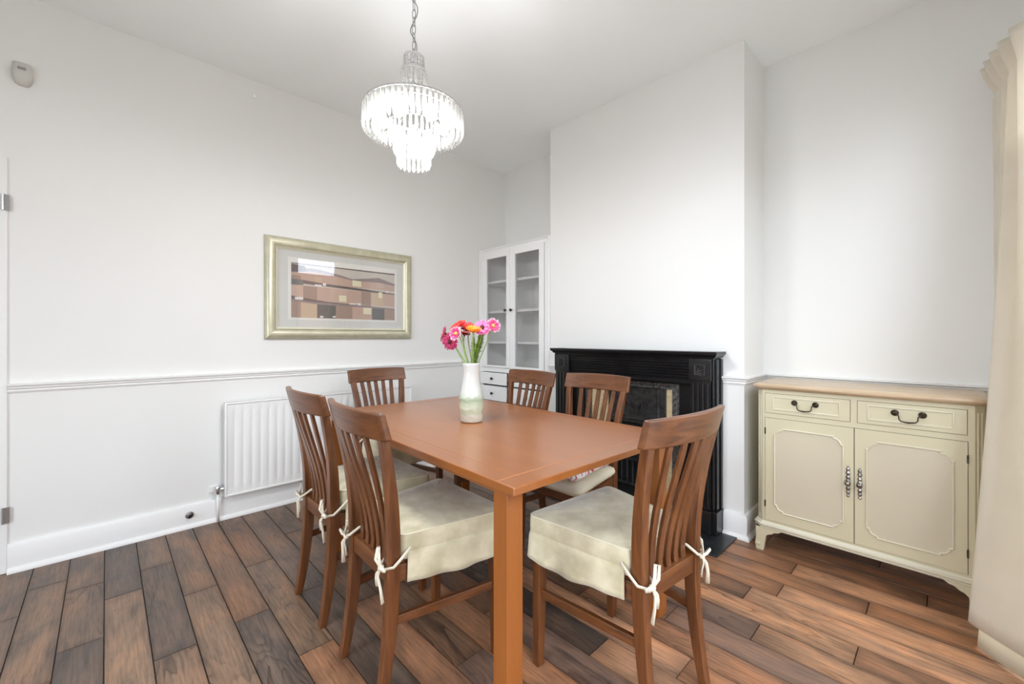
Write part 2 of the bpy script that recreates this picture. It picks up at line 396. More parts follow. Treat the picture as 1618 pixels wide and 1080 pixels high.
# cathedral figure: rings warped along the board
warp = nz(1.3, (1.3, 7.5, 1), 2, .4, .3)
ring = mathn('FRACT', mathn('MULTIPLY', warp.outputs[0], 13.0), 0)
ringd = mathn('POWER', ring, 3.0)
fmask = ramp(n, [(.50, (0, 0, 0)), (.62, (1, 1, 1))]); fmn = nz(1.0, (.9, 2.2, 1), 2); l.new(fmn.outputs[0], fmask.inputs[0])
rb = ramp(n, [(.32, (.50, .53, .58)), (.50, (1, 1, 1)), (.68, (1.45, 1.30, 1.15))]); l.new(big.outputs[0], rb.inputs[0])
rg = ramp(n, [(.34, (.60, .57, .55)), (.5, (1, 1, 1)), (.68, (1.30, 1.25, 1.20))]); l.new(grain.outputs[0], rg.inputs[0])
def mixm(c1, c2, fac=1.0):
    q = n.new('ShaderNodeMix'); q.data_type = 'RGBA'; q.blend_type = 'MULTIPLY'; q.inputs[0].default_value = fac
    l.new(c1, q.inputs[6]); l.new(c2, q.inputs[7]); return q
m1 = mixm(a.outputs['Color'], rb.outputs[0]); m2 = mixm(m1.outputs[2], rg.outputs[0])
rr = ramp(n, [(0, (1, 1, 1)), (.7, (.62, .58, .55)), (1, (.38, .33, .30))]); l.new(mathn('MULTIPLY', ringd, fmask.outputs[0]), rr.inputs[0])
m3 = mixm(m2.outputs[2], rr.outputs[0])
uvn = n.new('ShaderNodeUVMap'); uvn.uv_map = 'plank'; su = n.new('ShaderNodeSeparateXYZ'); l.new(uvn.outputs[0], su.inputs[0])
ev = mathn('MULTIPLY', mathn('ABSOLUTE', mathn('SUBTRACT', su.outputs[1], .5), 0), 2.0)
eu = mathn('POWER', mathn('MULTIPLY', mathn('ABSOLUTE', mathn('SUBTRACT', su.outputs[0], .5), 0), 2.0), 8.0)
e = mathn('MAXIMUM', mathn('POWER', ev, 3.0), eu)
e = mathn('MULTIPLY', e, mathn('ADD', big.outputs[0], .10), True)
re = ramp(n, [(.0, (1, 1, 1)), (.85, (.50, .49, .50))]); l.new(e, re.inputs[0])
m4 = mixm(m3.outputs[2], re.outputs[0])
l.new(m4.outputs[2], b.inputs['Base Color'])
rro = n.new('ShaderNodeMapRange'); rro.inputs['To Min'].default_value = .30; rro.inputs['To Max'].default_value = .50
l.new(big.outputs[0], rro.inputs[0]); l.new(rro.outputs[0], b.inputs['Roughness'])
bp = n.new('ShaderNodeBump'); bp.inputs['Strength'].default_value = .5; bp.inputs['Distance'].default_value = .002
l.new(mathn('SUBTRACT', grain.outputs[0], mathn('MULTIPLY', ringd, .5)), bp.inputs['Height']); l.new(bp.outputs[0], b.inputs['Normal'])
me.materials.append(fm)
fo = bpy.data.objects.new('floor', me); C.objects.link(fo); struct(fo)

# mouldings
RAIL = [(0, .898), (.008, .900), (.012, .908), (.010, .914), (.018, .920), (.020, .930), (.030, .935), (.031, .943), (0, .945)]
SKIRT = [(0, 0), (.036, 0), (.036, .008), (.032, .018), (.022, .024), (.020, .026), (.020, .128), (.014, .140), (0, .143)]
CY = -.357
def mould(name, path, prof, side):
    mb = MB(); sweep(mb, path, prof, side); return struct(mb.build(name, 'trim', smooth='auto'))
mould('trim_1', [(0, DY1 + .05), (0, CY)], RAIL, -1)
mould('trim_2', [(BX0, BY), (1.100, BY)], RAIL, -1)
mould('trim_3', [(2.332, BY), (BX1, BY), (BX1, 0), (XR, 0)], RAIL, -1)
mould('baseboard_left', [(0, DY1 + .05), (0, CY)], SKIRT, -1)
mould('baseboard_back', [(2.337, BY), (BX1, BY), (BX1, 0), (XR, 0)], SKIRT, -1)
mould('baseboard_right', [(XR, 0), (XR, YF)], SKIRT, -1)
mould('baseboard_fireplace', [(BX0, BY), (1.095, BY)], SKIRT, -1)
# door at the very left edge
d = struct(MB().box(-.045, -.005, DY0 + .01, DY1 - .01, .01, DZ - .01).build('door_1', 'trim', bevel=.003))
cz = MB(); cz.box(0, .012, DY1, DY1 + .05, 0, DZ + .05); cz.box(0, .012, DY0 - .05, DY0, 0, DZ + .05); cz.box(0, .012, DY0, DY1, DZ, DZ + .05)
struct(cz.build('trim_4', 'trim', bevel=.004))
for z0 in (.25, 1.81):
    h = MB(); h.box(.012, .015, DY1 + .036, DY1 + .058, z0, z0 + .08); h.lathe([(.005, z0), (.005, z0 + .08)], 10, (.018, DY1 + .036, 0))
    h.build('hinge', 'steel', d)

# ------------------------------------------------------------------ dining table
TZ = .77; TL, TW = 1.58, .95
tab = thing('dining_table', 'rectangular orange-brown wooden dining table with pale inlay lines in the top', 'table', (2.456, -2.262, 0), math.radians(-2.0))
# local: x to the left is negative, y back
def LP(x, y, z): return (x, y, z)
MB().box(-TL, 0, 0, TW, TZ - .024, TZ).build('tabletop', 'table_x', tab, bevel=.003, flat=True)
mb = MB(); e_ = .0006; gx = .075; gy = .075
for x in (-gx, -TL + gx): mb.box(x - .0016, x + .0016, .001, TW - .001, TZ - .001, TZ + e_)
for y in (gy, TW - gy): mb.box(-TL + gx, -gx, y - .0006, y + .0006, TZ - .001, TZ + e_)
mb.build('inlay', 'inlay', tab)
ox, oy, lw = .05, .02, .062
mb = MB(); az0, az1 = TZ - .050, TZ - .024
for y0 in (oy + .012, TW - oy - .032): MB().box(-TL + ox + lw, -ox - lw, y0, y0 + .02, az0, az1).build('apron', 'table_x', tab, bevel=.002)
for x0 in (-ox - .032, -TL + ox + .012): MB().box(x0, x0 + .02, oy + lw, TW - oy - lw, az0, az1).build('apron', 'table_y', tab, bevel=.002)
for x0 in (-ox - lw, -TL + ox):
    for y0 in (oy, TW - oy - lw):
        MB().box(x0, x0 + lw, y0, y0 + lw, 0, TZ - .024).build('leg', 'table_z', tab, bevel=.003)

# ------------------------------------------------------------------ chairs
PROF = [(0, -.052), (.09, -.033), (.25, -.010), (.38, -.001), (.46, 0), (.56, -.004), (.66, -.015), (.76, -.033), (.86, -.056), (.96, -.083)]
HALF = [(0, .168), (.25, .166), (.44, .168), (.60, .178), (.75, .193), (.87, .207)]
DEP = [(0, .030), (.25, .040), (.44, .044), (.60, .038), (.87, .028)]
WID = [(0, .028), (.40, .036), (.87, .034)]
HCH, CRB = .954, .862
def yf(z): return smooth_tab(PROF, z)
def sag(z): t = min(1, max(0, (z - .44) / .42)); return .040 * t * t * (3 - 2 * t) if t < 1 else .040
def outline(fw, bw, y0, y1, rc=.035, n=6):
    pts = []
    cs = [(-bw, y0), (bw, y0), (fw, y1), (-fw, y1)]
    for i in range(4):
        p = Vector(cs[i]); a = (Vector(cs[i - 1]) - p).normalized(); b = (Vector(cs[(i + 1) % 4]) - p).normalized()
        r = rc if i >= 2 else rc * .6
        p0 = p + a * r; p1 = p + b * r
        for k in range(n + 1):
            t = k / n; q = p0 * (1 - t)**2 + p * 2 * t * (1 - t) + p1 * t * t; pts.append((q.x, q.y))
    # densify long sides
    out = []
    for i, p in enumerate(pts):
        q = pts[(i + 1) % len(pts)]; out.append(p); d = math.hypot(q[0] - p[0], q[1] - p[1]); m = int(d / .03)
        for k in range(1, m): out.append((lerp(p[0], q[0], k / m), lerp(p[1], q[1], k / m)))
    return out
def pad(mb, ol, z0, z1, crown=.008, rnd=.012, lump=.0015, seed=0):
    rg = random.Random(seed); cx_ = sum(p[0] for p in ol) / len(ol); cy_ = sum(p[1] for p in ol) / len(ol)
    prof = [(rnd, z0), (0, z0 + rnd), (-.001, (z0 + z1) / 2), (0, z1 - rnd), (rnd * .35, z1 - rnd * .3), (rnd, z1), (.05, z1 + crown * .6), (.10, z1 + crown), (.15, z1 + crown * 1.05)]
    rings = []
    for ins, z in prof:
        ring = []
        for x, y in ol:
            d = Vector((x - cx_, y - cy_)); L = d.length; k = max(0, 1 - ins / L)
            ring.append((cx_ + d.x * k, cy_ + d.y * k, z + (rg.uniform(-lump, lump) if z > z1 else 0)))
        rings.append(ring)
    mb.loft(rings, cap=True)
    return mb
def tie(mb, x, side, z=.46, seed=0):
    """bow of ribbon at the back corner post; x post centre, side -1/+1 outwards"""
    rg = random.Random(seed); yb = -.046; zk = z - .015
    k = Vector((x - side * .004, yb - .012, zk))
    # ribbon from the cushion corner round the post to the knot
    mb.tube([(x + side * .028, .03, z + .035), (x + side * .030, .0, z + .012), (x + side * .028, -.03, zk + .004), (x + side * .012, yb - .007, zk), k], .0062, 6, .45)
    mb.tube([(x - side * .030, .012, z + .02), (x - side * .028, -.02, z + .012), (x - side * .018, yb - .006, zk + .006), k], .0055, 6, .45)
    mb.lathe([(.001, -.011), (.009, -.007), (.011, 0), (.009, .007), (.001, .011)], 8, tuple(k))
    # loops and tails
    a = rg.uniform(-.01, .01)
    mb.tube([k, k + Vector((side * -.014, -.012, .026)), k + Vector((side * -.020 + a, -.006, .060)), k + Vector((side * -.012, -.002, .066)), k + Vector((side * -.006, -.004, .03)), k], .0055, 6, .4)
    mb.tube([k, k + Vector((side * .012, -.012, .008)), k + Vector((side * .034, -.012, .016)), k + Vector((side * .040, -.004, .008)), k + Vector((side * .018, -.002, .0)), k], .0055, 6, .4)
    mb.tube([k, k + Vector((side * .004, -.012, -.02)), k + Vector((side * .010 + a, -.010, -.055)), k + Vector((side * .016 + a, -.006, -.098))], [.004, .0058, .0064, .0085], 6, .4)
    mb.tube([k, k + Vector((side * -.008, -.010, -.018)), k + Vector((side * -.015, -.008, -.045 + a)), k + Vector((side * -.014, -.004, -.070 + a))], [.004, .0055, .006, .008], 6, .4)
def make_chair(label, group, cover='skirt', seed=0):
    t = thing('dining_chair', label, 'chair', group=group); dz = 0 if cover == 'skirt' else -.045
    zs = [0, .06, .12, .18, .25, .32, .40, .44, .50, .56, .62, .68, .74, .80, .87]
    for s in (-1, 1):
        mb = MB(); rings = []
        for z in zs:
            yy = yf(z); d_ = interp(DEP, z); wd = interp(WID, z); hx = smooth_tab(HALF, z)
            rings.append([(s * (hx - wd), yy - d_, z), (s * hx, yy - d_, z), (s * hx, yy, z), (s * (hx - wd), yy, z)])
        mb.loft(rings); mb.build('leg', 'chair_z', t, bevel=.0035)
        mb = MB()
        rings = []
        for z, w_ in ((0, .030), (.44 + dz, .040)):
            x1 = .226; rings.append([(s * (x1 - w_), .380 - w_, z), (s * x1, .380 - w_, z), (s * x1, .380, z), (s * (x1 - w_), .380, z)])
        mb.loft(rings); mb.build('leg', 'chair_z', t, bevel=.003)
        # side rail and stretcher
        def bar(x0, y0, x1, y1, z0, z1, th):
            d = Vector((x1 - x0, y1 - y0)).normalized(); nn = Vector((-d.y, d.x)) * th / 2
            b_ = MB(); q = [(x0 + nn.x, y0 + nn.y), (x1 + nn.x, y1 + nn.y), (x1 - nn.x, y1 - nn.y), (x0 - nn.x, y0 - nn.y)]
            return b_.prism(q, z0, z1, 'xy')
        bar(s * .150, -.002, s * .206, .345, .385 + dz, .440 + dz, .022).build('seat_rail', 'chair_y', t, bevel=.002)
        bar(s * .148, -.012, s * .204, .350, .245, .275, .018).build('stretcher', 'chair_y', t, bevel=.002)
    MB().box(-.188, .188, .352, .374, .385 + dz, .440 + dz).build('seat_rail', 'chair_x', t, bevel=.002)
    MB().box(-.134, .134, -.036, -.010, .385, .445).build('seat_rail', 'chair_x', t, bevel=.002)
    mb = MB().prism([(-.150, -.008), (.150, -.008), (.222, .372), (-.222, .372)], .438 + dz, .452 + dz, 'xy')
    mb.build('seat', 'chair_x', t, bevel=.003)
    # crest rail
    mb = MB(); rings = []; N = 18
    for i in range(N + 1):
        u = -1 + 2 * i / N; x = u * .2225; sg = .040 * (1 - u * u)
        ring = []
        for z, o_ in ((CRB, 0), (HCH, 0), (HCH, .024), (CRB, .026)):
            ring.append((x, yf(z) - sg - o_ + .004, z + (0 if z == CRB else -.004 * u * u)))
        rings.append(ring)
    mb.loft(rings); mb.build('crest_rail', 'chair_x', t, bevel=.007, seg=3)
    for i in range(5):
        u = (i - 2) / 3.0
        mb = MB(); rings = []
        for k in range(13):
            z = lerp(.440, .872, k / 12); xin = smooth_tab(HALF, z) - .034; x = u * xin
            yy = yf(z) - sag(z) * (1 - u * u) - .010; w_ = .0125 + .002 * math.sin(PI * k / 12)
            if k == 0: yy = -.014
            rings.append([(x - w_, yy - .012, z), (x + w_, yy - .012, z), (x + w_, yy, z), (x - w_, yy, z)])
        mb.loft(rings); mb.build('slat', 'chair_z', t, bevel=.002)
    if cover == 'skirt':
        ol = outline(.236, .166, .004, .400)
        pad(MB(), ol, .452, .537, .010, .008, .0022, seed).build('seat_cushion', 'fabric', t, smooth=True)
        MB().tube([(x * .992, (y - .2) * .992 + .2, .5345) for x, y in ol] + [(ol[0][0] * .992, (ol[0][1] - .2) * .992 + .2, .5345)], .0026, 6, cap=False).build('piping', 'fabric_plain', t, smooth=True)
        # skirt: from the left post round the front to the right post
        n_ = len(ol); L = [0]
        path = ol[12 * 0:]
        # take the points on sides and front
        idx = [i for i, p in enumerate(ol) if p[1] > .02]
        st = max(i for i in range(n_) if ol[i][1] <= .02 and ol[i][0] > 0) + 1
        seq = []
        i = st
        while ol[i % n_][1] > .02 and len(seq) < n_: seq.append(ol[i % n_]); i += 1
        dense = []
        for p, q in zip(seq, seq[1:]):
            for k in range(3): dense.append((lerp(p[0], q[0], k / 3), lerp(p[1], q[1], k / 3)))
        dense.append(seq[-1]); rg = random.Random(seed + 5); ph = rg.uniform(0, 6)
        rings = []; acc = 0
        cols_ = []
        for j, p in enumerate(dense):
            if j: acc += math.hypot(p[0] - dense[j - 1][0], p[1] - dense[j - 1][1])
            d = Vector((p[0], p[1] - .2)); d.normalize()
            col = []
            for k in range(7):
                q = k / 6; off = .003 + .010 * q + q * (.0045 * math.sin(acc * 52 + ph) + .003 * math.sin(acc * 23 + ph * 2))
                zz = .478 - .098 * q - .004 * q * math.sin(acc * 16 + ph)
                if k == 0: off = -.004; zz = .486
                col.append((p[0] + d.x * off, p[1] + d.y * off, zz))
            cols_.append(col)
        MB().loft(cols_, closed=False).build('cushion_skirt', 'fabric', t, smooth=True, solid=.003)
        for s in (-1, 1):
            mb = MB(); tie(mb, s * .150, s, seed=seed + s); mb.build('tie_ribbon', 'ribbon', t, smooth=True)
    else:
        ol = outline(.245, .190, .010, .450, .05)
        pad(MB(), ol, .408, .456, .010, .018, .001, seed).build('seat_cushion', 'fabric_plain', t, smooth=True)
    return t
def put(o, x, y, r): o.location = (x, y, 0); o.rotation_euler = (0, 0, r)
GR = 'dining chairs round the table'
cA = make_chair('wooden chair on the near long side, the one nearer the radiator', GR, seed=1)
put(cA, 1.347, -2.354, -.009)
def chair_copy(label, x, y, r):
    c = copy_tree(cA); c['label'] = label; put(c, x, y, r); return c
chair_copy('wooden chair on the near long side, right beside the closest table leg', 1.877, -2.365, -.035)
chair_copy('wooden chair at the right end of the table, its back towards the sideboard', 2.628, -1.756, 1.48)
chair_copy('wooden chair at the far left end of table, its back against the radiator wall', .505, -1.645, -PI / 2 + .07)
cE = make_chair('wooden chair on the far long side in front of the white glazed cabinet', GR, 'plain', seed=4)
put(cE, 1.325, -1.090, PI - .07)
cF = copy_tree(cE); cF['label'] = 'wooden chair on the far long side before the fireplace, holding the patterned cushion'
put(cF, 1.80, -1.005, PI + .04)
# patterned cushion lying on chair F
pm = mat('patterned_cotton', (.8, .8, .8), .85); n, l, b = nodes(pm)
tc_ = n.new('ShaderNodeTexCoord'); no = n.new('ShaderNodeTexNoise'); no.inputs['Scale'].default_value = 9; no.inputs['Detail'].default_value = 1.5
no.inputs['Distortion'].default_value = 1.2
l.new(tc_.outputs['Object'], no.inputs['Vector'])
r_ = ramp(n, [(.0, (.86, .85, .83)), (.535, (.86, .85, .83)), (.55, (.55, .035, .07)), (.60, (.65, .10, .15)), (.612, (.86, .85, .83))]); r_.color_ramp.interpolation = 'LINEAR'
l.new(no.outputs['Fac'], r_.inputs[0]); l.new(r_.outputs[0], b.inputs['Base Color'])
pc = pad(MB(), outline(.225, .185, .03, .44, .05), .477, .518, .012, .018, .001, 9).build('patterned_cushion', pm, smooth=True)
tag(pc, 'white cushion with red pattern lying on the chair before the fireplace', 'cushion'); put(pc, 1.80, -1.005, PI + .04)

# ------------------------------------------------------------------ sideboard
sb = thing('sideboard', 'cream painted sideboard with limed oak top, two drawers and two panelled doors', 'sideboard', (2.955, -.22, 0))
SX, SY = 2.955, -.22
def sbx(v): return v - SX
def sby(v): return v - SY
X0, X1, YB, YFc = 2.530, 3.382, -.045, -.430
body = [(X0, YB), (X0, YFc + .028), (X0 + .028, YFc), (X1 - .028, YFc), (X1, YFc + .028), (X1, YB)]
mb = MB().prism([(sbx(a_), sby(b_)) for a_, b_ in body], .158, .896, 'xy'); mb.build('body', 'sb', sb, bevel=.0015)
# top with moulded edge
top = [(X0 - .020, YB), (X0 - .020, YFc - .000), (X0 + .012, YFc - .026), (X1 - .012, YFc - .026), (X1 + .020, YFc), (X1 + .020, YB)]
pth = [(sbx(a_), sby(b_)) for a_, b_ in top]
mb = MB()
rings = []
for ins, z in ((.014, .892), (.006, .896), (.001, .903), (0, .910), (.003, .918), (.010, .923), (.014, .925)):
    ring = []
    for i, (x, y) in enumerate(pth):
        sxn = 1 if x < 0 else -1
        ring.append((x + sxn * ins, y + (ins if i in (1, 2, 3, 4) else 0), z))
    rings.append(ring)
mb.loft(rings); mb.build('top', 'sbtop', sb, smooth='auto')
# base moulding
mb = MB()
bp_ = [(sbx(a_), sby(b_)) for a_, b_ in [(X0, YB), (X0, YFc + .028), (X0 + .028, YFc), (X1 - .028, YFc), (X1, YFc + .028), (X1, YB)]]
sweep(mb, bp_, [(0, .128), (.012, .128), (.014, .134), (.009, .138), (.017, .143), (.017, .149), (.010, .153), (.006, .162), (0, .164)], -1)
mb.build('base_moulding', 'sbmould', sb, smooth='auto')
mb = MB(); mb.prism([(sbx(a_), sby(b_)) for a_, b_ in body], .128, .158, 'xy'); mb.build('base_frame', 'sb', sb)
# bracket feet
def foot(sgn, xc):
    f = []
    P = [(0, .128), (.125, .128), (.108, .116), (.090, .112), (.076, .100), (.060, .094), (.048, .082), (.044, .050), (.040, .020), (.036, .0), (.004, .0), (-.004, .03), (.004, .07), (.0, .1)]
    poly = [(sbx(xc) + sgn * a_, z_) for a_, z_ in P]
    m_ = MB().prism(poly, sby(YFc - .010), sby(YFc + .012), 'xz')
    P2 = [(sby(YFc - .009) + a_, z_) for a_, z_ in P]
    m_.prism(P2, sbx(xc) - sgn * .0008, sbx(xc) + sgn * .022, 'yz')
    m_.build('foot', 'sb', sb)
foot(1, X0 - .002); foot(-1, X1 + .002)
for xx in (X0 + .02, X1 - .06): MB().box(sbx(xx), sbx(xx + .04), sby(YB - .04), sby(YB), 0, .128).build('foot', 'sb', sb)
# chamfer pilaster beads
for a_, b_ in (((X0, YFc + .028), (X0 + .028, YFc)), ((X1 - .028, YFc), (X1, YFc + .028))):
    va, vb = Vector(a_), Vector(b_); nn = Vector((vb.y - va.y, -(vb.x - va.x))).normalized(); mid = (va + vb) / 2 + nn * .0005
    m_ = MB()
    for o_ in (-.008, .008):
        c_ = mid + (vb - va).normalized() * o_; m_.tube([(sbx(c_.x), sby(c_.y), .20), (sbx(c_.x), sby(c_.y), .86)], .0022, 6)
    m_.build('corner_bead', 'sbmould', sb, smooth=True)
yfr = sby(YFc)
def framed(name, x0, x1, z0, z1, inset):
    g_ = MB().box(sbx(x0) - .0015, sbx(x1) + .0015, yfr - .0008, yfr + .001, z0 - .0015, z1 + .0015); 
    p_ = MB().box(sbx(x0), sbx(x1), yfr - .004, yfr + .001, z0, z1).build(name, 'sb', sb, bevel=.0008)
    gg = g_.build('shadow_gap', 'dark', p_)
    return p_
for x0, x1, hx in ((2.573, 2.941, 2.756), (2.970, 3.331, 3.150)):
    p_ = framed('drawer', x0, x1, .764, .870, 0)
    mb = MB(); sweep(mb, [(sbx(x0 + .038), .784), (sbx(x1 - .038), .784), (sbx(x1 - .038), .854), (sbx(x0 + .038), .854)], [(0, .004), (.0, .008), (.003, .009), (.005, .007), (.006, .004)], 1, closed=True, plane='xz', base=yfr)
    mb.build('moulding', 'sbmould', p_, smooth='auto')
    h = MB(); hz = .830; hc = sbx(hx); yy = yfr - .004
    for s in (-1, 1):
        h.lathe([(.0135, 0), (.0145, -.003), (.011, -.007), (.007, -.009), (.0045, -.016), (.002, -.018)], 16, (hc + s * .046, yy, hz), 'y')
    h.tube([(hc - .046, yy - .014, hz), (hc - .038, yy - .017, hz - .002), (hc - .032, yy - .018, hz - .012), (hc - .031, yy - .018, hz - .026), (hc - .024, yy - .018, hz - .035), (hc, yy - .018, hz - .038),
            (hc + .024, yy - .018, hz - .035), (hc + .031, yy - .018, hz - .026), (hc + .032, yy - .018, hz - .012), (hc + .038, yy - .017, hz - .002), (hc + .046, yy - .014, hz)],
           [.003, .0028, .0026, .0026, .003, .0036, .003, .0026, .0026, .0028, .003], 8)
    h.build('handle', 'bronze', p_, smooth=True)
for x0, x1, kx, hx in ((2.573, 2.956, 2.934, 2.573), (2.959, 3.333, 2.979, 3.333)):
    p_ = framed('door', x0, x1, .174, .735, 0)
    a0, a1, c0, c1 = sbx(x0 + .045), sbx(x1 - .042), .228, .682
    pth = []; R_ = .030; st = .009
    def corner(cx__, cz__, dx, dz, rev):
        q = []
        q.append((cx__ + dx * (R_ + st), cz__)); q.append((cx__ + dx * (R_ + st), cz__ + dz * st * .8))
        for k in range(7):
            an = k / 6 * PI / 2
            q.append((cx__ + dx * (st * .8 + R_ * (1 - math.sin(an)) + 0.002), cz__ + dz * (st * .8 + R_ * (1 - math.cos(an)) + .0)))
        q.append((cx__, cz__ + dz * (R_ + st)))
        q = q[:2] + q[2:]
        return q[::-1] if rev else q
    def corn(cx__, cz__, dx, dz, rev):
        q = [(cx__ + dx * (R_ + st), cz__), (cx__ + dx * (R_ + st - .001), cz__ + dz * st)]
        for k in range(1, 7):
            an = k / 7 * PI / 2      # ogee bulging outwards
            q.append((cx__ + dx * (st + R_ * (1 - math.sin(an))), cz__ + dz * (st + R_ * (1 - math.cos(an)))))
        q += [(cx__ + dx * st, cz__ + dz * (R_ + st - .001)), (cx__, cz__ + dz * (R_ + st))]
        return q[::-1] if rev else q
    pth = corn(a0, c0, 1, 1, True) + corn(a1, c0, -1, 1, False) + corn(a1, c1, -1, -1, True) + corn(a0, c1, 1, -1, False)
    mb = MB(); sweep(mb, pth, [(-.0035, .004), (-.003, .008), (0, .0105), (.003, .008), (.0035, .004)], 1, closed=True, plane='xz', base=yfr)
    mb.build('panel_moulding', 'sbmould', p_, smooth='auto')
    mb = MB().prism(pth, yfr - .0045, yfr - .002, 'xz'); mb.build('panel', 'sbpanel', p_)
    k_ = MB(); kc = sbx(kx); yy = yfr - .004
    prof = [(.003, .394), (.007, .400), (.004, .408), (.009, .418), (.006, .428), (.010, .436), (.005, .446), (.010, .456), (.007, .464), (.011, .472), (.007, .482), (.010, .492), (.005, .502), (.010, .512), (.006, .522), (.008, .532), (.004, .540), (.003, .546)]
    k_.lathe(prof, 10, (0, 0, 0)); k_.v = [(kc + v_[0], yy - .002 + v_[1] * .5, v_[2]) for v_ in k_.v]
    k_.build('backplate', 'pewter', p_)
    k_ = MB().lathe([(.004, 0), (.005, -.012), (.010, -.016), (.0125, -.022), (.010, -.029), (.003, -.032)], 16, (kc, yy, .466), 'y')
    k_.build('knob', 'pewter', p_, smooth=True)
    for hz in (.245, .645):
        MB().box(sbx(hx) - .003, sbx(hx) + .003, yfr - .006, yfr, hz, hz + .035).build('hinge', 'bronze', p_)

# ------------------------------------------------------------------ fireplace
fp = thing('fireplace', 'black painted fireplace surround with reeded frieze and cast iron insert', 'fireplace', (1.712, BY, 0))
FX, FY = 1.712, BY
def b(mb, x0, x1, y0, y1, z0, z1): return mb.box(x0 - FX, x1 - FX, y0 - FY, y1 - FY, z0, z1)
yb = BY - .001
mb = MB()
sh = [(0, 1.092), (0, 1.050), (-.106, 1.050), (-.112, 1.056), (-.118, 1.058), (-.124, 1.068), (-.140, 1.074), (-.148, 1.078), (-.148, 1.092)]
# shelf: mitred moulding round three sides
path = [(1.096 - FX, 0), (1.096 - FX, -.130), (2.328 - FX, -.130), (2.328 - FX, 0)]
b(mb, 1.09, 2.334, -.500, yb, 1.060, 1.088)
sweep(mb, path, [(-.03, 1.045), (-.012, 1.045), (-.010, 1.052), (0, 1.055), (.003, 1.064), (.012, 1.070), (.018, 1.078), (.018, 1.092), (-.03, 1.092)], -1)
mb.build('mantel_shelf', 'black', fp, smooth='auto')
mb = MB(); b(mb, 1.095, 2.333, -.5, yb, 1.084, 1.0915); mb.build('mantel_top', 'black', fp)
# frieze
mb = MB(); b(mb, 1.24, 2.18, -.455, yb, .885, 1.05)
pr = [(0, .88)]
for k in range(6):
    z0 = .925 + k * .018; pr += [(.008 + .003 * k, z0), (.012 + .003 * k, z0 + .005), (.012 + .003 * k, z0 + .011), (.008 + .003 * k, z0 + .015)]
pr += [(.03, 1.05), (0, 1.05)]
mb.prism([(-.085 - o_, z_) for o_, z_ in pr], 1.24 - FX, 2.18 - FX, 'yz')
mb.prism([(-.085 - o_, z_) for o_, z_ in [(0, .885), (.012, .885), (.018, .892), (.018, .905), (.010, .914), (0, .92)]], 1.24 - FX, 2.18 - FX, 'yz')
mb.build('frieze', 'black', fp, smooth='auto')
for x0, x1, s in ((1.103, 1.245, -1), (2.172, 2.305, 1)):
    bl = MB(); b(bl, x0, x1, -.492, yb, .918, 1.047); bl = bl.build('corner_block', 'black', fp, bevel=.003)
    xc = (x0 + x1) / 2; r_ = MB()
    sweep(r_, [(xc - .032 - FX, .950), (xc + .032 - FX, .950), (xc + .032 - FX, 1.014), (xc - .032 - FX, 1.014)], [(0, 0), (0, .004), (-.003, .006), (-.006, .004), (-.007, 0)], -1, closed=True, plane='xz', base=-.492 - FY)
    for k in range(5):
        an = -.3 + k * .45
        r_.tube([(xc - .022 - FX, -.1225, .958), (xc - .022 - FX + .026 * math.cos(an), -.126, .958 + .026 * math.sin(an)), (xc - .022 - FX + .048 * math.cos(an) * .95, -.1225, .958 + .048 * math.sin(an) * .95)], [.002, .0045, .001], 6)
    r_.build('rosette', 'iron', bl, smooth='auto')
    p_ = MB(); xa, xb = (x0 + .006, x1 - .006)
    b(p_, xa, xb, -.476, yb, .145, .918)
    for k in range(4):
        cx_ = lerp(xa + .018, xb - .018, k / 3); p_.tube([(cx_ - FX, -.476 - FY, .165), (cx_ - FX, -.476 - FY, .90)], .008, 8)
    p_.build('pilaster', 'black', fp, smooth='auto')
    q_ = MB(); b(q_, x0 - .002, x1 + .002, -.500, yb, .010, .145); q_.build('plinth', 'black', fp, bevel=.003)
# stepped outer returns
for s, x0 in ((-1, 1.103), (1, 2.305)):
    m_ = MB()
    for k, (yy, o_) in enumerate([(-.470, .008), (-.445, .018), (-.42, .012), (-.40, .026)]):
        xs = sorted((x0 - s * .004, x0 + s * o_)); b(m_, xs[0], xs[1], yy, yb, .145, 1.047)
    xs = sorted((x0, x0 + s * .030)); b(m_, xs[0], xs[1], -.485, yb, .01, .145)
    m_.build('side_return', 'black', fp, bevel=.003)
# inner black slips
mb = MB(); b(mb, 1.245, 1.345, -.430, yb, .010, .90); b(mb, 2.085, 2.172, -.430, yb, .010, .90); b(mb, 1.345, 2.085, -.430, yb, .885, .90); mb.build('inner_slip', 'black', fp, bevel=.002)
# cast iron frame
mb = MB(); b(mb, 1.345, 1.405, -.415, yb, .01, .885); b(mb, 2.032, 2.085, -.415, yb, .01, .885); b(mb, 1.405, 2.032, -.415, yb, .838, .885)
fr = mb.build('insert_frame', 'ironrelief', fp, bevel=.002)
mb = MB()
for k in range(16):
    x = 1.42 + k * .04; mb.tube([(x - FX, -.0455, .848), (x + .018 - FX, -.0475, .862), (x + .036 - FX, -.0455, .852), (x + .03 - FX, -.0455, .872)], .0022, 5)
for x in (1.375, 2.058):
    for k in range(20): 
        z = .05 + k * .04; mb.tube([(x - .014 - FX, -.0455, z), (x - FX, -.0475, z + .018), (x + .012 - FX, -.0455, z + .008), (x + .010 - FX, -.0455, z + .03)], .0022, 5)
mb.build('scroll_relief', 'iron', fr, smooth=True)
for s in (-1, 1):
    xo, xi = (1.405, 1.545) if s < 0 else (2.034, 1.965)
    mb = MB(); mb.prism([(xo - FX, -.040), (xi - FX, -.020), (xi - FX, -.002), (xo - FX, -.002)], .10, .838, 'xy'); mb.build('tile_panel', 'tile', fp)
mb = MB(); b(mb, 1.525, 1.97, -.378, yb, .01, .838); mb.build('firebox', 'firebox_black', fp)  # flat near-black plate filling the fire opening
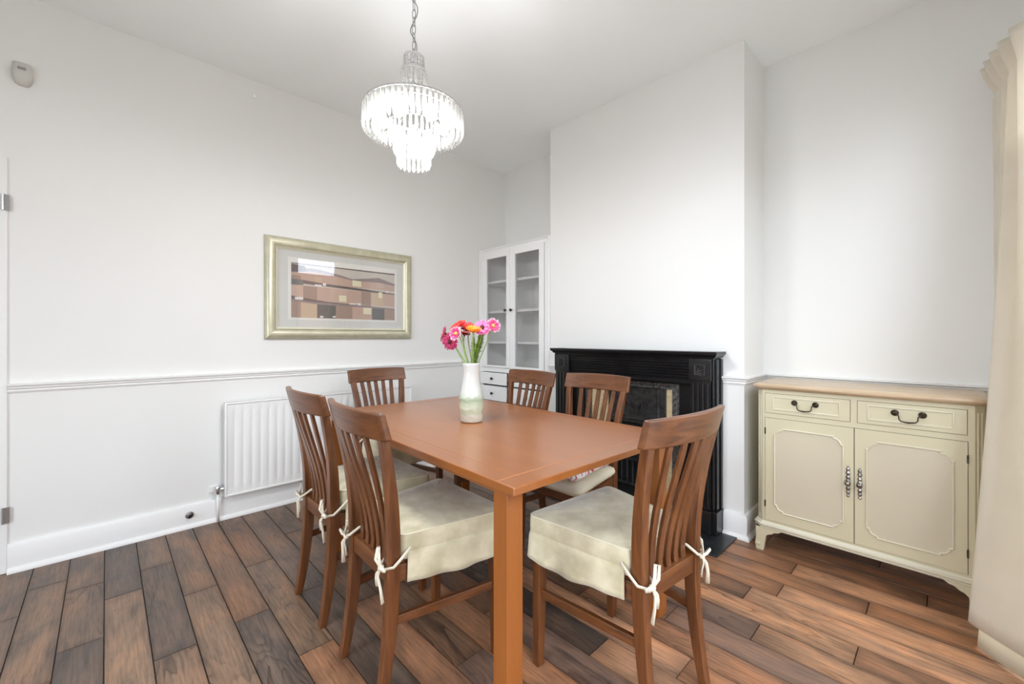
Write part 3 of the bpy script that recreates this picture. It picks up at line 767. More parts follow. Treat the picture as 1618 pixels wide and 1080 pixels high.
hd = MB(); b(hd, 1.545, 1.985, -.405, -.37, .58, .836)
hd = hd.build('hood', 'iron', fp, bevel=.004)
mb = MB(); sweep(mb, [(1.575 - FX, .615), (1.925 - FX, .615), (1.925 - FX, .822), (1.575 - FX, .822)], [(0, 0), (.0, .007), (.008, .009), (.014, .003), (.016, 0)], -1, closed=True, plane='xz', base=-.405 - FY)
for k in range(7):
    x = 1.62 + k * .034; a_ = math.sin(k * 1.1) * .02
    mb.tube([(x - FX, -.0435, .70 + a_), (x + .014 - FX, -.047, .735 + a_), (x + .03 - FX, -.0435, .715 - a_), (x + .02 - FX, -.0435, .69 + a_)], .0035, 6)
mb.build('hood_relief', 'iron', hd, smooth='auto')
mb = MB()
b(mb, 1.50, 1.94, -.455, -.43, .33, .345); b(mb, 1.50, 1.94, -.455, -.43, .16, .175)
for k in range(11): x = 1.51 + k * .042; b(mb, x, x + .010, -.452, -.440, .175, .33)
b(mb, 1.50, 1.515, -.455, -.372, .01, .345); b(mb, 1.925, 1.94, -.455, -.372, .01, .345); b(mb, 1.515, 1.925, -.43, -.378, .16, .17)
mb.build('grate', 'iron', fp, bevel=.002)
h = MB().box(1.0, 2.419, -.712, BY, .0, .009).build('hearth', 'slate', bevel=.002); tag(h, 'black slate hearth slab set in the floor before the fireplace', 'hearth')

# ------------------------------------------------------------------ built-in cabinet
cb = thing('display_cabinet', 'white alcove cabinet with two glazed doors, inner shelves and small drawers below', 'cabinet', (.475, CY, 0))
OX = .475
def c(mb, x0, x1, y0, y1, z0, z1): return mb.box(x0 - OX, x1 - OX, y0 - CY, y1 - CY, z0, z1)
mb = MB(); G = .002; XA, XB = .003, .951
c(mb, XA, .066, CY, -.33, 0, 2.046); c(mb, .877, XB, CY, -.33, 0, 2.046); c(mb, .066, .877, CY, -.33, 1.99, 2.046); c(mb, .066, .877, CY, -.33, .842, .885); c(mb, .066, .877, CY, -.33, 0, .08)
c(mb, .425, .447, CY, -.33, .08, .842)
mb.build('face_frame', 'cab', cb, bevel=.0015)
mb = MB(); sweep(mb, [(XA + .012 - OX, 0), (XA + .012 - OX, 2.034), (XB - .014 - OX, 2.034), (XB - .014 - OX, 0)], [(-.012, -.001), (-.012, .012), (-.004, .016), (.006, .006), (.008, -.001)], 1, plane='xz', base=0)
mb.build('architrave', 'cab', cb, smooth='auto')
mb = MB(); c(mb, XA, .02, -.33, -.004, 0, 2.04); c(mb, .935, XB, -.33, -.004, 0, 2.04); c(mb, .02, .935, -.014, -.004, 0, 2.04); c(mb, .02, .935, -.33, -.014, 2.02, 2.04); c(mb, .02, .935, -.33, -.014, .85, .87)
mb.build('carcass', 'cab', cb)
for z in (1.125, 1.422, 1.712):
    mb = MB(); c(mb, .021, .934, -.325, -.015, z - .010, z + .012); mb.build('shelf', 'cab', cb)
for x0, x1, kx in ((.068, .4545, .412), (.4575, .875, .488)):
    mb = MB(); z0, z1 = .888, 1.988; st = .062
    c(mb, x0, x0 + st, CY - .012, CY + .012, z0, z1); c(mb, x1 - st * .72, x1, CY - .012, CY + .012, z0, z1)
    xa, xb = x0 + st, x1 - st * .72
    if kx > .45: 
        mb = MB(); c(mb, x0, x0 + st * 1.1, CY - .012, CY + .012, z0, z1); c(mb, x1 - st * .85, x1, CY - .012, CY + .012, z0, z1); xa, xb = x0 + st * 1.1, x1 - st * .85
    c(mb, xa, xb, CY - .012, CY + .012, z0, z0 + .02); c(mb, xa, xb, CY - .012, CY + .012, z1 - .05, z1)
    dr = mb.build('door', 'cab', cb, bevel=.0015)
    mb = MB(); c(mb, xa, xb, CY - .002, CY + .001, z0 + .02, z1 - .05); mb.build('glass_pane', 'cabglass', dr)
    mb = MB().lathe([(.005, 0), (.006, -.010), (.012, -.016), (.014, -.022), (.010, -.028), (.002, -.030)], 14, (kx - OX, -.012, 1.428), 'y'); mb.build('knob', 'knob', dr, smooth=True)
    g_ = MB(); c(g_, x0 - .0015, x1 + .0015, CY - .0008, CY + .004, z0 - .002, z0 + .018); c(g_, x0 - .002, x0 + .01, CY - .0008, CY + .004, z0, z1); c(g_, x1 - .01, x1 + .002, CY - .0008, CY + .004, z0, z1); c(g_, x0, x1, CY - .0008, CY + .004, z1 - .02, z1 + .002)
    g_.build('shadow_gap', 'dark', dr)
for x0, x1 in ((.036, .412), (.458, .905)):
    for z0, z1 in ((.722, .836), (.567, .708), (.36, .552), (.10, .345)):
        mb = MB(); c(mb, x0, x1, CY - .014, CY, z0, z1); dr = mb.build('drawer', 'cab', cb, bevel=.0025)
        g_ = MB(); c(g_, x0 - .0016, x1 + .0016, CY - .003, CY, z0 - .0016, z1 + .0016); g_.build('shadow_gap', 'dark', dr)
        MB().lathe([(.005, 0), (.006, -.010), (.012, -.016), (.014, -.022), (.010, -.028), (.002, -.030)], 14, ((x0 + x1) / 2 - OX, -.014, (z0 + z1) / 2), 'y').build('knob', 'knob', dr, smooth=True)

# ------------------------------------------------------------------ radiator
rd = thing('radiator', 'white panel radiator with vertical flutes on the left wall', 'radiator', (.06, -1.84, 0))
RY0, RY1, RZ0, RZ1 = -2.512, -1.165, .155, .757
def rr_(v): return v + 1.84
mb = MB(); N = 0; ring_lo = []
# corrugated front plate
pts = [(rr_(RY0), .004)]
y = RY0 + .045
while y < RY1 - .06:
    pts += [(rr_(y), .004), (rr_(y + .007), -.002), (rr_(y + .012), -.002), (rr_(y + .019), .004)]; y += .050
pts.append((rr_(RY1), .004))
zs = [(RZ0, 0), (RZ0 + .05, 0), (RZ0 + .065, 1), (RZ1 - .065, 1), (RZ1 - .05, 0), (RZ1, 0)]
rings = []
for z, k in zs: rings.append([(.004 + (d_ - .004) * k, p, z) for p, d_ in pts])
mb.loft(rings, closed=False); mb.box(-.030, .0035, rr_(RY0), rr_(RY1), RZ1 - .002, RZ1); mb.box(-.03, .0035, rr_(RY0), rr_(RY1), RZ0, RZ0 + .002)
mb.box(-.03, .0035, rr_(RY0), rr_(RY0) + .002, RZ0, RZ1); mb.box(-.03, .0035, rr_(RY1) - .002, rr_(RY1), RZ0, RZ1)
mb.build('panel', 'rad', rd, smooth='auto')
mb = MB()
sweep(mb, [(rr_(RY0), RZ0), (rr_(RY1), RZ0), (rr_(RY1), RZ1), (rr_(RY0), RZ1)], [(0, -.004), (0, .006), (.008, .008), (.012, .004), (.012, -.004)], 1, closed=True, plane='yz', base=.004)
mb.build('rim', 'rad', rd, smooth='auto')
mb = MB()
for yy in (RY0 + .15, RY1 - .15): mb.box(-.058, -.030, rr_(yy), rr_(yy) + .03, RZ0 + .05, RZ1 - .05)
mb.build('bracket', 'rad', rd)
def valve(yy, s):
    v_ = MB(); v_.tube([(-.018, rr_(yy), .205), (-.018, rr_(yy) + s * .030, .205)], .011, 10)
    v_.lathe([(.010, .178), (.013, .182), (.013, .19), (.016, .194), (.016, .226), (.013, .23), (.004, .232)], 14, (-.018, rr_(yy) + s * .032, 0)); v_.build('valve', 'chrome' if s < 0 else 'rad', rd, smooth='auto')
    MB().tube([(-.018, rr_(yy) + s * .032, .178), (-.018, rr_(yy) + s * .032, 0)], .0075, 10).build('pipe', 'trim', rd, smooth=True)
valve(RY0, -1); valve(RY1, 1)
vb = MB().box(0, .012, -2.585, -2.535, .185, .225).build('pipe_plate', 'trim', bevel=.003); tag(vb, 'small white plate on the wall behind the left radiator valve', 'wall plate')
# gas spigot on the skirting
g = thing('gas_tap', 'small chrome valve stub on the skirting board left of the radiator', 'tap', (.020, -2.686, .080))
MB().lathe([(.020, 0), (.021, .003), (.012, .005), (.011, .010)], 18, (0, 0, 0), 'x').build('flange', 'steel', g, smooth='auto')
MB().lathe([(.011, .010), (.011, .026), (.008, .028), (.003, .028)], 14, (0, 0, 0), 'x').build('stub', 'knob', g, smooth='auto')
MB().box(.012, .016, -.016, .016, -.004, .004).xf(Matrix.Rotation(-.8, 4, 'X')).build('lever', 'chrome', g, bevel=.001)

# ------------------------------------------------------------------ picture
PY0, PY1, PZ0, PZ1 = -2.274, -1.138, 1.167, 1.884
pc_ = thing('framed_picture', 'framed landscape print in wide champagne frame hanging above the radiator', 'picture', (.003, PY0, PZ0), 0)
WP, HP = PY1 - PY0, PZ1 - PZ0

fwid = .082
mb = MB(); sweep(mb, [(0, 0), (WP, 0), (WP, HP), (0, HP)], [(0, 0), (0, .018), (.006, .026), (.018, .034), (.034, .037), (.050, .034), (.064, .024), (.068, .016), (.068, .0)], 1, closed=True, plane='yz', base=0)
fr = mb.build('frame', 'gold', pc_, smooth='auto')
mb = MB(); sweep(mb, [(0, 0), (WP, 0), (WP, HP), (0, HP)], [(.066, .002), (.066, .022), (.070, .027), (.075, .024), (.079, .016), (.082, .015), (.084, .008), (.084, .002)], 1, closed=True, plane='yz', base=0)
mb.build('slip', 'goldin', fr, smooth='auto')
MB().box(.002, .008, .07, WP - .07, .07, HP - .07).build('mount', 'matboard', pc_)
AX0, AX1, AZ0, AZ1 = .169, WP - .157, .153, HP - .170
MB().box(.008, .0090, AX0 - .022, AX1 + .018, AZ0 - .015, AZ1 + .040).build('inner_mount', 'matboard2', pc_)
# the print: fields, hedges and hills, generic landscape made of flat shapes
pr = thing if False else None
cols = {'sky': (.58, .53, .47), 'pink': (.52, .36, .29), 'pink2': (.56, .40, .32), 'brown': (.36, .25, .20), 'tan': (.56, .42, .29), 'grey': (.115, .11, .10), 'grey2': (.16, .155, .15), 'hedge': (.145, .11, .105), 'cream': (.76, .71, .50), 'white': (.76, .73, .69), 'mauve': (.27, .21, .21)}
keys = list(cols); pm_ = [mat('print_' + k, cols[k], .8) for k in keys]
mb = MB(); aw, ah = AX1 - AX0, AZ1 - AZ0; lay = [.0092]
def patch(poly, k):
    lay[0] += .00004
    mb.prism([(AX0 + aw * a_, AZ0 + ah * b_) for a_, b_ in poly], lay[0], lay[0] + .00003, 'yz', keys.index(k))
def R4(x0, x1, z0, z1, z2=None, z3=None): return [(x0, z0), (x1, z1 if z3 is None else z3), (x1, z1), (x0, z1)]
def quad(x0, x1, b0, t0, b1=None, t1=None): return [(x0, b0), (x1, b0 if b1 is None else b1), (x1, t0 if t1 is None else t1), (x0, t0)]
patch(quad(0, 1, 0, 1), 'sky')
patch([(0, .88), (.2, .93), (.42, .86), (.55, .80), (.70, .84), (.82, .88), (1, .78), (1, .70), (0, .70)], 'mauve')
patch(quad(0, .12, .84, .98, .84, .95), 'hedge')
patch([(0, .82), (.18, .87), (.4, .82), (.55, .77), (.8, .78), (1, .74), (1, .62), (0, .66)], 'pink')
for x0, x1, k in ((.2, .26, 'tan'), (.55, .64, 'cream'), (.80, .88, 'pink2'), (.0, .08, 'brown')): patch(quad(x0, x1, .66, .78, .66, .77), k)
patch([(0, .70), (.08, .70), (.30, .66), (.5, .64), (.75, .61), (1, .57), (1, .53), (.7, .57), (.3, .61), (0, .64)], 'hedge')
for x0, x1, k in ((0, .1, 'pink2'), (.1, .22, 'brown'), (.22, .34, 'pink'), (.34, .5, 'pink2'), (.5, .64, 'pink'), (.64, .74, 'brown'), (.74, .87, 'tan'), (.87, 1, 'pink')):
    patch(quad(x0, x1, .30, .60 - .05 * x0, .28, .60 - .05 * x1), k)
patch(quad(0, .10, .60, .70), 'grey2')
patch([(0, .40), (.1, .37), (.3, .32), (.5, .30), (.7, .28), (1, .25), (1, .20), (.7, .24), (.45, .26), (.2, .29), (0, .34)], 'hedge')
for x0, x1, k in ((0, .08, 'brown'), (.08, .22, 'tan'), (.22, .39, 'grey'), (.39, .55, 'brown'), (.55, .75, 'pink'), (.75, .885, 'grey'), (.885, 1, 'brown')):
    patch(quad(x0, x1, 0, .30 - .06 * x0, 0, .30 - .06 * x1), k)
patch([(.0, .34), (.2, .30), (.45, .285), (.7, .27), (1, .245), (1, .225), (.7, .245), (.4, .25), (.2, .265), (0, .30)], 'mauve')
for x, z, w_, h_, k in ((.03, .33, .07, .05, 'white'), (.20, .60, .06, .035, 'white'), (.27, .62, .03, .05, 'white'), (.42, .34, .07, .12, 'cream'), (.52, .29, .07, .03, 'white'), (.60, .28, .035, .05, 'white'), (.82, .46, .04, .12, 'cream'), (.66, .11, .08, .13, 'cream'), (.12, .06, .08, .13, 'tan'), (.245, .01, .03, .035, 'white'), (.36, .02, .03, .03, 'white'), (.90, .58, .03, .03, 'white')):
    patch(quad(x, x + w_, z, z + h_), k)
patch([(.0, 1.0), (1, 1.0), (1, .97), (0, .985)], 'hedge')
mb.build('print', pm_, pc_)
MB().box(.0145, .0160, .075, WP - .075, .075, HP - .075).build('glass', 'picglass', pc_)

# ------------------------------------------------------------------ small things on the left wall
md = thing('motion_detector', 'small white wedge-shaped alarm sensor high on the left wall', 'sensor', (0, -3.362, 2.515))
rings = []
for t_ in range(9):
    a_ = t_ / 8 * PI; 
for z_, w_, d_ in ((-.060, .012, .014), (-.050, .026, .026), (-.03, .034, .040), (0, .036, .046), (.03, .034, .036), (.052, .030, .022), (.058, .024, .010)):
    rings.append([(0, -w_, z_), (d_ * .6, -w_, z_), (d_ * .95, -w_ * .55, z_), (d_, 0, z_), (d_ * .95, w_ * .55, z_), (d_ * .6, w_, z_), (0, w_, z_)])
MB().loft(rings).build('housing', mat('sensor_plastic', (.62, .61, .57), .4), md, smooth=True)
MB().box(.034, .049, -.014, .014, .008, .020).build('lens', mat('sensor_lens', (.30, .30, .29), .3), md, bevel=.003)
wc = MB().lathe([(.012, 0), (.012, .006), (.008, .010), (.002, .011)], 14, (0, -2.336, 2.812), 'x').build('wall_dot', mat('white_dot', (.95, .95, .95), .3), smooth=True)  # plain white disc for a tiny round spot on the wall
tag(wc, 'tiny round white dot high on the left wall near the ceiling', 'cap')

# ------------------------------------------------------------------ vase and flowers
VX, VY = 1.668, -1.782
vs_ = thing('vase', 'tall white ceramic vase with pale green ribbed lower half on the table', 'vase', (VX, VY, TZ))
prof = [(.040, 0), (.050, .002), (.0535, .010), (.0545, .034), (.056, .040), (.0585, .070), (.059, .095), (.0585, .112), (.060, .116), (.0555, .130), (.050, .155), (.0445, .185), (.0405, .215), (.0395, .245), (.0415, .270), (.0430, .282), (.0415, .2845), (.0385, .282), (.036, .25), (.037, .21), (.045, .15), (.05, .08), (.045, .02), (.002, .015)]
vm = mat('vase_glaze', (.8, .8, .8), .12, coat=.4); n, l, b_n = nodes(vm)
tc_ = n.new('ShaderNodeTexCoord'); sx_ = n.new('ShaderNodeSeparateXYZ'); l.new(tc_.outputs['Object'], sx_.inputs[0])
nn_ = n.new('ShaderNodeTexNoise'); nn_.inputs['Scale'].default_value = 30; l.new(tc_.outputs['Object'], nn_.inputs['Vector'])
ad = n.new('ShaderNodeMath'); ad.operation = 'MULTIPLY_ADD'; ad.inputs[1].default_value = .02; l.new(nn_.outputs['Fac'], ad.inputs[0]); l.new(sx_.outputs[2], ad.inputs[2])
r_ = ramp(n, [(.0, (.62, .64, .52)), (.045, (.66, .67, .60)), (.056, (.50, .58, .43)), (.085, (.58, .64, .50)), (.115, (.44, .57, .41)), (.138, (.56, .64, .53)), (.165, (.66, .69, .66)), (.30, (.66, .67, .65))])
l.new(ad.outputs[0], r_.inputs[0]); l.new(r_.outputs[0], b_n.inputs['Base Color'])
v2 = n.new('ShaderNodeTexVoronoi'); v2.inputs['Scale'].default_value = 45; l.new(tc_.outputs['Object'], v2.inputs['Vector'])
ms = n.new('ShaderNodeMath'); ms.operation = 'LESS_THAN'; ms.inputs[1].default_value = .14; l.new(sx_.outputs[2], ms.inputs[0])
mm = n.new('ShaderNodeMath'); mm.operation = 'MULTIPLY'; l.new(ms.outputs[0], mm.inputs[0]); l.new(v2.outputs['Distance'], mm.inputs[1])
bb = n.new('ShaderNodeBump'); bb.inputs['Strength'].default_value = .7; bb.inputs['Distance'].default_value = .004; l.new(mm.outputs[0], bb.inputs['Height']); l.new(bb.outputs[0], b_n.inputs['Normal'])
mb = MB().lathe(prof, 48, (0, 0, 0))
mb.v = [((x * (1 + (.03 if (i % 48) % 2 else -.03)), y * (1 + (.03 if (i % 48) % 2 else -.03)), z) if .001 < z < .036 and math.hypot(x, y) > .051 else (x, y, z)) for i, (x, y, z) in enumerate(mb.v)]
mb.build('body', vm, vs_, smooth=True)
stemm = noisy('stem_green', (.20, .34, .07), (.34, .48, .15), 20, rough=.5)
leafm = noisy('fern_green', (.10, .20, .02), (.34, .46, .10), 60, rough=.55)
CEN = Vector((VX, VY, TZ))
BF, BR = Vector((-.719, .695, 0)), Vector((.695, .719, 0))     # depth and width axes of the bunch
def gerbera(dx, dy, dz, rad, c1, c2, cc, nrm, label, cat='flower', cup=.22, seed=0, layers=((1.0, 22, 0), (.74, 18, .20))):
    rad *= 1.10; p = CEN + Vector((dx, dy, dz)); rg = random.Random(seed)
    t = thing('gerbera', label, cat, tuple(p), group='gerberas in the vase')
    nv = (BF * -nrm[0] + BR * nrm[1] + Vector((0, 0, nrm[2]))).normalized()
    u = nv.orthogonal().normalized(); w_ = nv.cross(u)
    mb = MB()
    for li, (sc, cnt, lift) in enumerate(layers):
        for k in range(cnt):
            a_ = 2 * PI * (k + .5 * li) / cnt + rg.uniform(-.06, .06); L = rad * sc * rg.uniform(.86, 1.06); wd = .0047 * rad / .04
            dr = u * math.cos(a_) + w_ * math.sin(a_); sd_ = u * -math.sin(a_) + w_ * math.cos(a_); q = []
            for f, ww in ((.16, .35), (.5, 1.0), (.85, .95), (1.0, .25)):
                z_ = nv * (rad * (cup * f * f * 1.2 + lift * .4 + rg.uniform(-.06, .06)))
                c0_ = dr * (L * f) + z_; q.append([c0_ - sd_ * (wd * ww), c0_ + nv * (-.0012), c0_ + sd_ * (wd * ww)])
            vs__ = [x for r in q for x in r]; fs__ = []
            for i in range(3):
                for j in range(2): fs__.append((i * 3 + j, i * 3 + j + 1, i * 3 + j + 4, i * 3 + j + 3))
            mb.add(vs__, fs__, min(li, 1))
    mb.build('petals', [c1, c2], t, smooth=True, solid=.0006)
    mc = MB()
    rot = nv.to_track_quat('Z', 'Y').to_matrix().to_4x4()
    mc.lathe([(.001, .010), (rad * .16, .0095), (rad * .26, .006), (rad * .22, -.002), (.004, -.008), (.003, -.012)], 14).xf(rot); mc.build('centre', cc, t, smooth=True)
    # stem to the vase mouth
    rim = CEN + Vector((0, 0, .275)); off = (p - rim); off.z = 0
    ent = rim + off * .22 + Vector((rg.uniform(-.006, .006), rg.uniform(-.006, .006), 0)); bot = CEN + Vector((-off.x * .12, -off.y * .12, .05))
    s0 = p - nv * .010; s1 = p - nv * .035 + Vector((0, 0, -.02)); pts = []
    ctrl = [s0, s1, lerp(s1, ent, .5) + Vector((0, 0, -.004)), ent, bot]
    ctrl = [x - p for x in ctrl]
    ps = []
    for i in range(len(ctrl) - 1):
        for k in range(4): ps.append(lerp(ctrl[i], ctrl[i + 1], k / 4))
    ps.append(ctrl[-1])
    for _ in range(3): ps = [ps[0]] + [(ps[i - 1] + ps[i] * 2 + ps[i + 1]) / 4 for i in range(1, len(ps) - 1)] + [ps[-1]]
    MB().tube(ps, .0027, 7).build('stem', stemm, t, smooth=True)
def fm_(name, c): return noisy(name, c, tuple(min(1, x * 1.3 + .01) for x in c), 90, rough=.5)
magenta = fm_('petal_magenta', (.52, .035, .14)); dusky = fm_('petal_dusky', (.50, .10, .17)); red = fm_('petal_red', (.55, .018, .012)); dred = fm_('petal_darkred', (.38, .01, .012))
orange = fm_('petal_orange', (.85, .26, .012)); pink = fm_('petal_pink', (.80, .17, .38)); lpink = fm_('petal_palepink', (.85, .48, .58)); hot = fm_('petal_hotpink', (.72, .06, .22))
cdark = mat('centre_dark', (.10, .012, .02), .8); cyel = mat('centre_yellow', (.55, .40, .10), .8); cmid = mat('centre_pink', (.35, .03, .05), .8)
gerbera(-0.046, -0.091, 0.387, .041, magenta, magenta, cdark, (.9, -.35, -.25), 'deep pink gerbera hanging lowest at the left of the bunch', seed=1, cup=.08)
gerbera(-0.131, -0.063, 0.426, .040, dusky, dusky, cmid, (.2, -1, .3), 'dusky pink gerbera turned away at the far left of the bunch', seed=2)
gerbera(-0.002, -0.088, 0.425, .034, lpink, hot, cyel, (.75, -.5, .2), 'pink gerbera with white petal tips left of the red ones', seed=3)
gerbera(-0.042, -0.044, 0.459, .042, red, red, cmid, (.45, -.5, .9), 'bright red gerbera at the upper left of the bunch', seed=4)
gerbera(-0.034, 0.008, 0.451, .038, dred, red, cmid, (.5, .1, .7), 'dark red gerbera in the middle of the bunch', seed=5)
gerbera(0.062, -0.037, 0.434, .034, orange, orange, cyel, (.35, .1, 1.0), 'orange gerbera in the middle of the bunch', seed=6, cup=.45)
gerbera(0.06, 0.019, 0.455, .038, pink, pink, cdark, (.9, .1, .35), 'pink gerbera with dark centre right of the orange one', seed=7, cup=.08)
gerbera(0.058, 0.089, 0.463, .036, lpink, hot, cyel, (.8, .35, .3), 'pink gerbera with pale rim at the far right of the bunch', seed=8)
gerbera(-0.071, 0.013, 0.423, .030, dred, dred, cdark, (.2, .2, 1.0), 'small deep red gerbera tucked behind the orange one', seed=9)
def sprig(dx, dy, dz, label, n_=900, wdt=.020, seed=0):
    rg = random.Random(seed); a_ = CEN + Vector((0, 0, .27)) + BR * .012; p = CEN + Vector((dx, dy, dz)); a_ = a_ - p
    t = thing('fern_sprig', label, 'greenery', tuple(p), group='green sprigs in the vase')
    ps = [lerp(a_, Vector((0, 0, 0)), k / 8) for k in range(9)]; MB().tube(ps, .0015, 5).build('stem', stemm, t)
    mb = MB()
    for k in range(n_):
        f = rg.random(); c0_ = lerp(a_, Vector((0, 0, 0)), f); dr = Vector((rg.uniform(-1, 1), rg.uniform(-1, 1), rg.uniform(-.1, 1.2))).normalized()
        L = wdt * (.35 + .65 * math.sin(PI * min(1, f * .8 + .2))) * rg.uniform(.5, 1); sdv = dr.orthogonal().normalized() * .0012
        q = [c0_ - sdv, c0_ + sdv, c0_ + dr * L + sdv * .6, c0_ + dr * L - sdv * .6]; mb.add(q, [(0, 1, 2, 3)])
    mb.build('leaves', leafm, t)
sprig(0.029, 0.073, 0.485, 'tall feathery green sprig on the right side of the bunch', 1300, .022, 1)
sprig(-0.024, 0.032, 0.423, 'short feathery green sprig in the middle of the bunch', 700, .018, 2)
sprig(0.04, 0.027, 0.441, 'dense green sprig below the pink gerbera with dark centre', 900, .02, 3)

# ------------------------------------------------------------------ chandelier
CHX, CHY = 1.699, -2.1165
chd = thing('chandelier', 'lit tiered crystal chandelier hanging on a chain above the table', 'chandelier', (CHX, CHY, 2.16))
def zz(z): return z - 2.16
mb = MB()
def link(z, rot, hl=.019, hw=.0075):
    pts = []
    for k in range(17):
        a_ = 2 * PI * k / 16; q = (math.copysign(abs(math.cos(a_))**.6, math.cos(a_)) * hw, math.copysign(abs(math.sin(a_))**.8, math.sin(a_)) * hl)
        pts.append((q[0] * math.cos(rot), q[0] * math.sin(rot), zz(z) + q[1]))
    mb.tube(pts, .0018, 6, cap=False)
z = 2.383; k = 0
while z < 2.90: link(z, (0.5 if k % 2 else 0.5 + PI / 2)); z += .0335; k += 1
mb.build('chain', 'steel', chd, smooth=True)
pts = [(.015 * math.sin(7 * t_ * PI), .010 * math.cos(6 * t_ * PI), zz(lerp(2.38, 2.91, t_))) for t_ in [i / 50 for i in range(51)]]
MB().tube(pts, .0024, 6).build('cord', mat('clear_flex', (.30, .30, .29), .3), chd, smooth=True)
MB().lathe([(.05, zz(HC) - .0), (.05, zz(HC) - .012), (.03, zz(HC) - .035), (.006, zz(HC) - .045)], 24).build('ceiling_rose', 'chrome', chd, smooth=True)
mb = MB()
def rng(r, z, th=.0035, hgt=.007):
    mb.lathe([(r - th, zz(z)), (r, zz(z)), (r, zz(z) + hgt), (r - th, zz(z) + hgt), (r - th, zz(z))], 64, cap=False)
for r, z in ((.206, 2.130), (.165, 2.125), (.105, 2.075), (.082, 2.020), (.068, 1.968), (.043, 2.360), (.053, 2.300)): rng(r, z)
for k in range(6):
    a_ = 2 * PI * k / 6 + .3
    mb.tube([(0, 0, zz(2.137)), (.206 * math.cos(a_), .206 * math.sin(a_), zz(2.134))], .0025, 6)
    for r_, z_ in ((.105, 2.078), (.082, 2.023)): mb.tube([(r_ * math.cos(a_), r_ * math.sin(a_), zz(z_)), (.05 * math.cos(a_), .05 * math.sin(a_), zz(2.138))], .0018, 5)
    for r_, z_ in ((.068, 1.970),): mb.tube([(r_ * math.cos(a_), r_ * math.sin(a_), zz(z_)), (.082 * math.cos(a_), .082 * math.sin(a_), zz(2.02))], .0018, 5)
    mb.tube([(.043 * math.cos(a_), .043 * math.sin(a_), zz(2.363)), (0, 0, zz(2.367))], .002, 5)
mb.lathe([(.006, zz(2.135)), (.006, zz(2.37))], 10)
mb.build('frame', 'chrome', chd, smooth='auto')
def crystal_mesh(L, w_, name='crystal'):
    m_ = MB(); rings = []
    for f, ww in ((0, .25), (.06, .75), (.78, 1.0), (.90, .75), (1.0, .06)):
        rings.append([(w_ * ww * math.cos(a_), w_ * ww * math.sin(a_) * .8, -L * f) for a_ in (0, PI / 3, 2 * PI / 3, PI, 4 * PI / 3, 5 * PI / 3)])
    m_.loft(rings); return m_
big_c = crystal_mesh(.088, .0105).build('crystal', 'crystal', chd)
mid_c = crystal_mesh(.064, .0090).build('crystal', 'crystal', chd)
first = {id(big_c): True, id(mid_c): True}
def place_c(src, r, z, cnt, ph=0, only=None):
    for k in range(cnt):
        a_ = 2 * PI * k / cnt + ph
        o = src if first.pop(id(src), None) else src.copy()
        if o is not src: C.objects.link(o)
        o.parent = chd; o.location = (r * math.cos(a_), r * math.sin(a_), zz(z)); o.rotation_euler = (0, 0, a_ + PI / 2)
place_c(big_c, .204, 2.130, 54)
place_c(mid_c, .080, 2.018, 24)
place_c(mid_c, .066, 1.965, 20, .1)
def tier(name_, r, z, cnt, L, w_, ph=0):
    m_ = MB()
    for k in range(cnt):
        a_ = 2 * PI * k / cnt + ph; c_ = crystal_mesh(L, w_); c_.xf(Matrix.Translation((r * math.cos(a_), r * math.sin(a_), zz(z))) @ Matrix.Rotation(a_ + PI / 2, 4, 'Z')); m_.add(c_.v, c_.f)
    return m_
allm = MB()
for r, z, cnt, L, w_, ph in ((.165, 2.123, 44, .085, .0085, 0), (.187, 2.126, 50, .080, .0085, .05), (.103, 2.073, 28, .058, .0068, 0), (.051, 2.298, 16, .066, .0068, 0), (.041, 2.358, 13, .058, .0068, .2)):
    q = tier('x', r, z, cnt, L, w_, ph); allm.add(q.v, q.f)
al = allm.build('inner_crystals', 'crystal', chd); al['kind'] = 'stuff'
for k in range(6):
    a_ = 2 * PI * k / 6; x, y = .125 * math.cos(a_), .125 * math.sin(a_)
    bl = MB().lathe([(.008, zz(2.120)), (.010, zz(2.108)), (.018, zz(2.092)), (.021, zz(2.075)), (.016, zz(2.058)), (.003, zz(2.050))], 14, (x, y, 0)).build('bulb', 'bulb', chd, smooth=True)
    pl = bpy.data.lights.new('bulb_light', 'POINT'); pl.energy = 10.0; pl.shadow_soft_size = .03; pl.color = (.97, .985, 1)
    po = bpy.data.objects.new('bulb_light', pl); po.parent = chd; po.location = (x, y, zz(2.03)); C.objects.link(po)
    MB().lathe([(.011, zz(2.118)), (.011, zz(2.135))], 12, (x, y, 0)).build('lamp_holder', 'chrome', bl)
bl = MB().lathe([(.008, zz(2.075)), (.012, zz(2.060)), (.020, zz(2.035)), (.016, zz(2.01)), (.003, zz(2.0))], 14).build('bulb', 'bulb', chd, smooth=True)

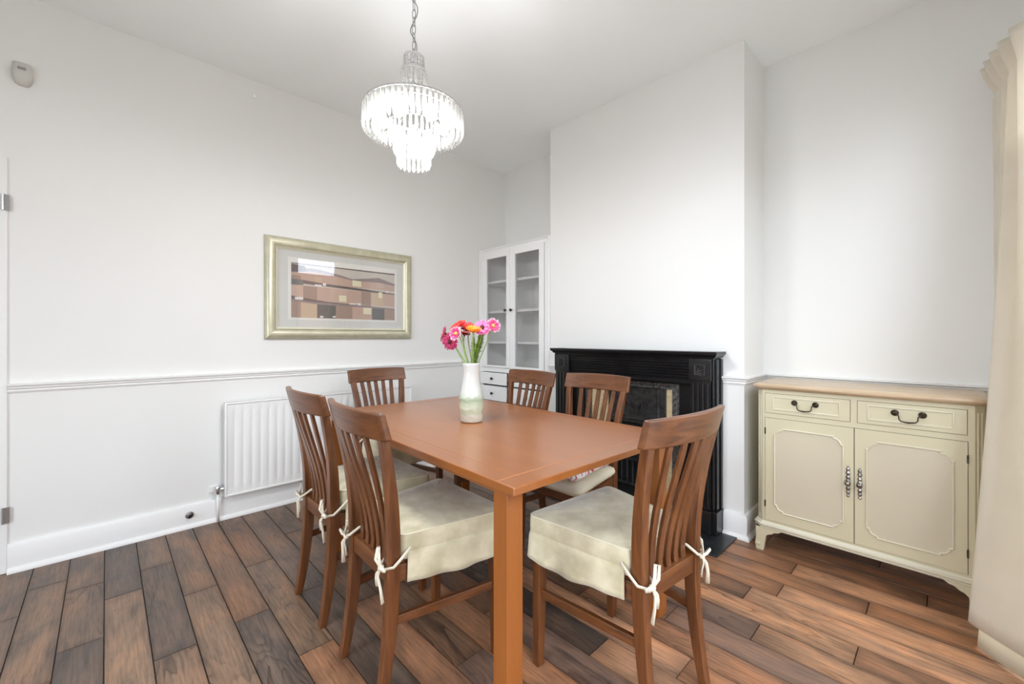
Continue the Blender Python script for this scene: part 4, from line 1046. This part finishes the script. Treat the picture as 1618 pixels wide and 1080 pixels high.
# ------------------------------------------------------------------ curtain
cu = thing('curtain', 'full length cream curtain with gathered heading at the right edge beside the sideboard', 'curtain', (3.45, -.55, 0))
CX_, CY_ = 3.45, -.55
top_p = [(3.505, -.10), (3.420, -.12), (3.475, -.16), (3.425, -.19), (3.485, -.23), (3.435, -.26), (3.495, -.30), (3.450, -.33), (3.510, -.37), (3.470, -.41), (3.52, -.45)]
bot_p = [(3.520, -.36), (3.420, -.40), (3.470, -.45), (3.425, -.50), (3.470, -.55), (3.390, -.60), (3.420, -.64), (3.328, -.67), (3.350, -.72), (3.455, -.82), (3.53, -.90)]
def cr_path(P, m=8):
    out = []
    for i in range(len(P) - 1):
        p0 = Vector(P[max(i - 1, 0)]); p1 = Vector(P[i]); p2 = Vector(P[i + 1]); p3 = Vector(P[min(i + 2, len(P) - 1)])
        for k in range(m):
            t_ = k / m; out.append(.5 * ((2 * p1) + (-p0 + p2) * t_ + (2 * p0 - 5 * p1 + 4 * p2 - p3) * t_**2 + (-p0 + 3 * p1 - 3 * p2 + p3) * t_**3))
    out.append(Vector(P[-1])); return out
tp, bt = cr_path(top_p), cr_path(bot_p); tmid = Vector((3.47, -.27))
def curtain_sheet(z0, off):
    rings = []
    NZ = 40
    for k in range(NZ + 1):
        z = lerp(z0, 2.27, k / NZ); s = 1 - (z - 0) / 2.27; s = max(0, s)**1.25
        rings.append([(lerp(a_.x, b_.x, s) - CX_ + off, lerp(a_.y, b_.y, s) - CY_, z) for a_, b_ in zip(tp, bt)])
    return rings
rings = curtain_sheet(.085, 0)
# heading: pinched at 2.27, fanned above
for z, sp_, ox_ in ((2.285, .80, .0), (2.30, .90, .0), (2.34, 1.12, -.008), (2.39, 1.25, -.018), (2.43, 1.32, -.024)):
    rings.append([(tmid.x + (a_.x - tmid.x) * sp_ + ox_ - CX_, tmid.y + (a_.y - tmid.y) * (.9 + .12 * sp_) - CY_, z) for a_ in tp])
MB().loft(rings, closed=False).build('drape', 'curtain', cu, smooth=True, solid=.004)
MB().loft(curtain_sheet(.008, .028)[:36], closed=False).build('lining', 'lining', cu, smooth=True, solid=.002)
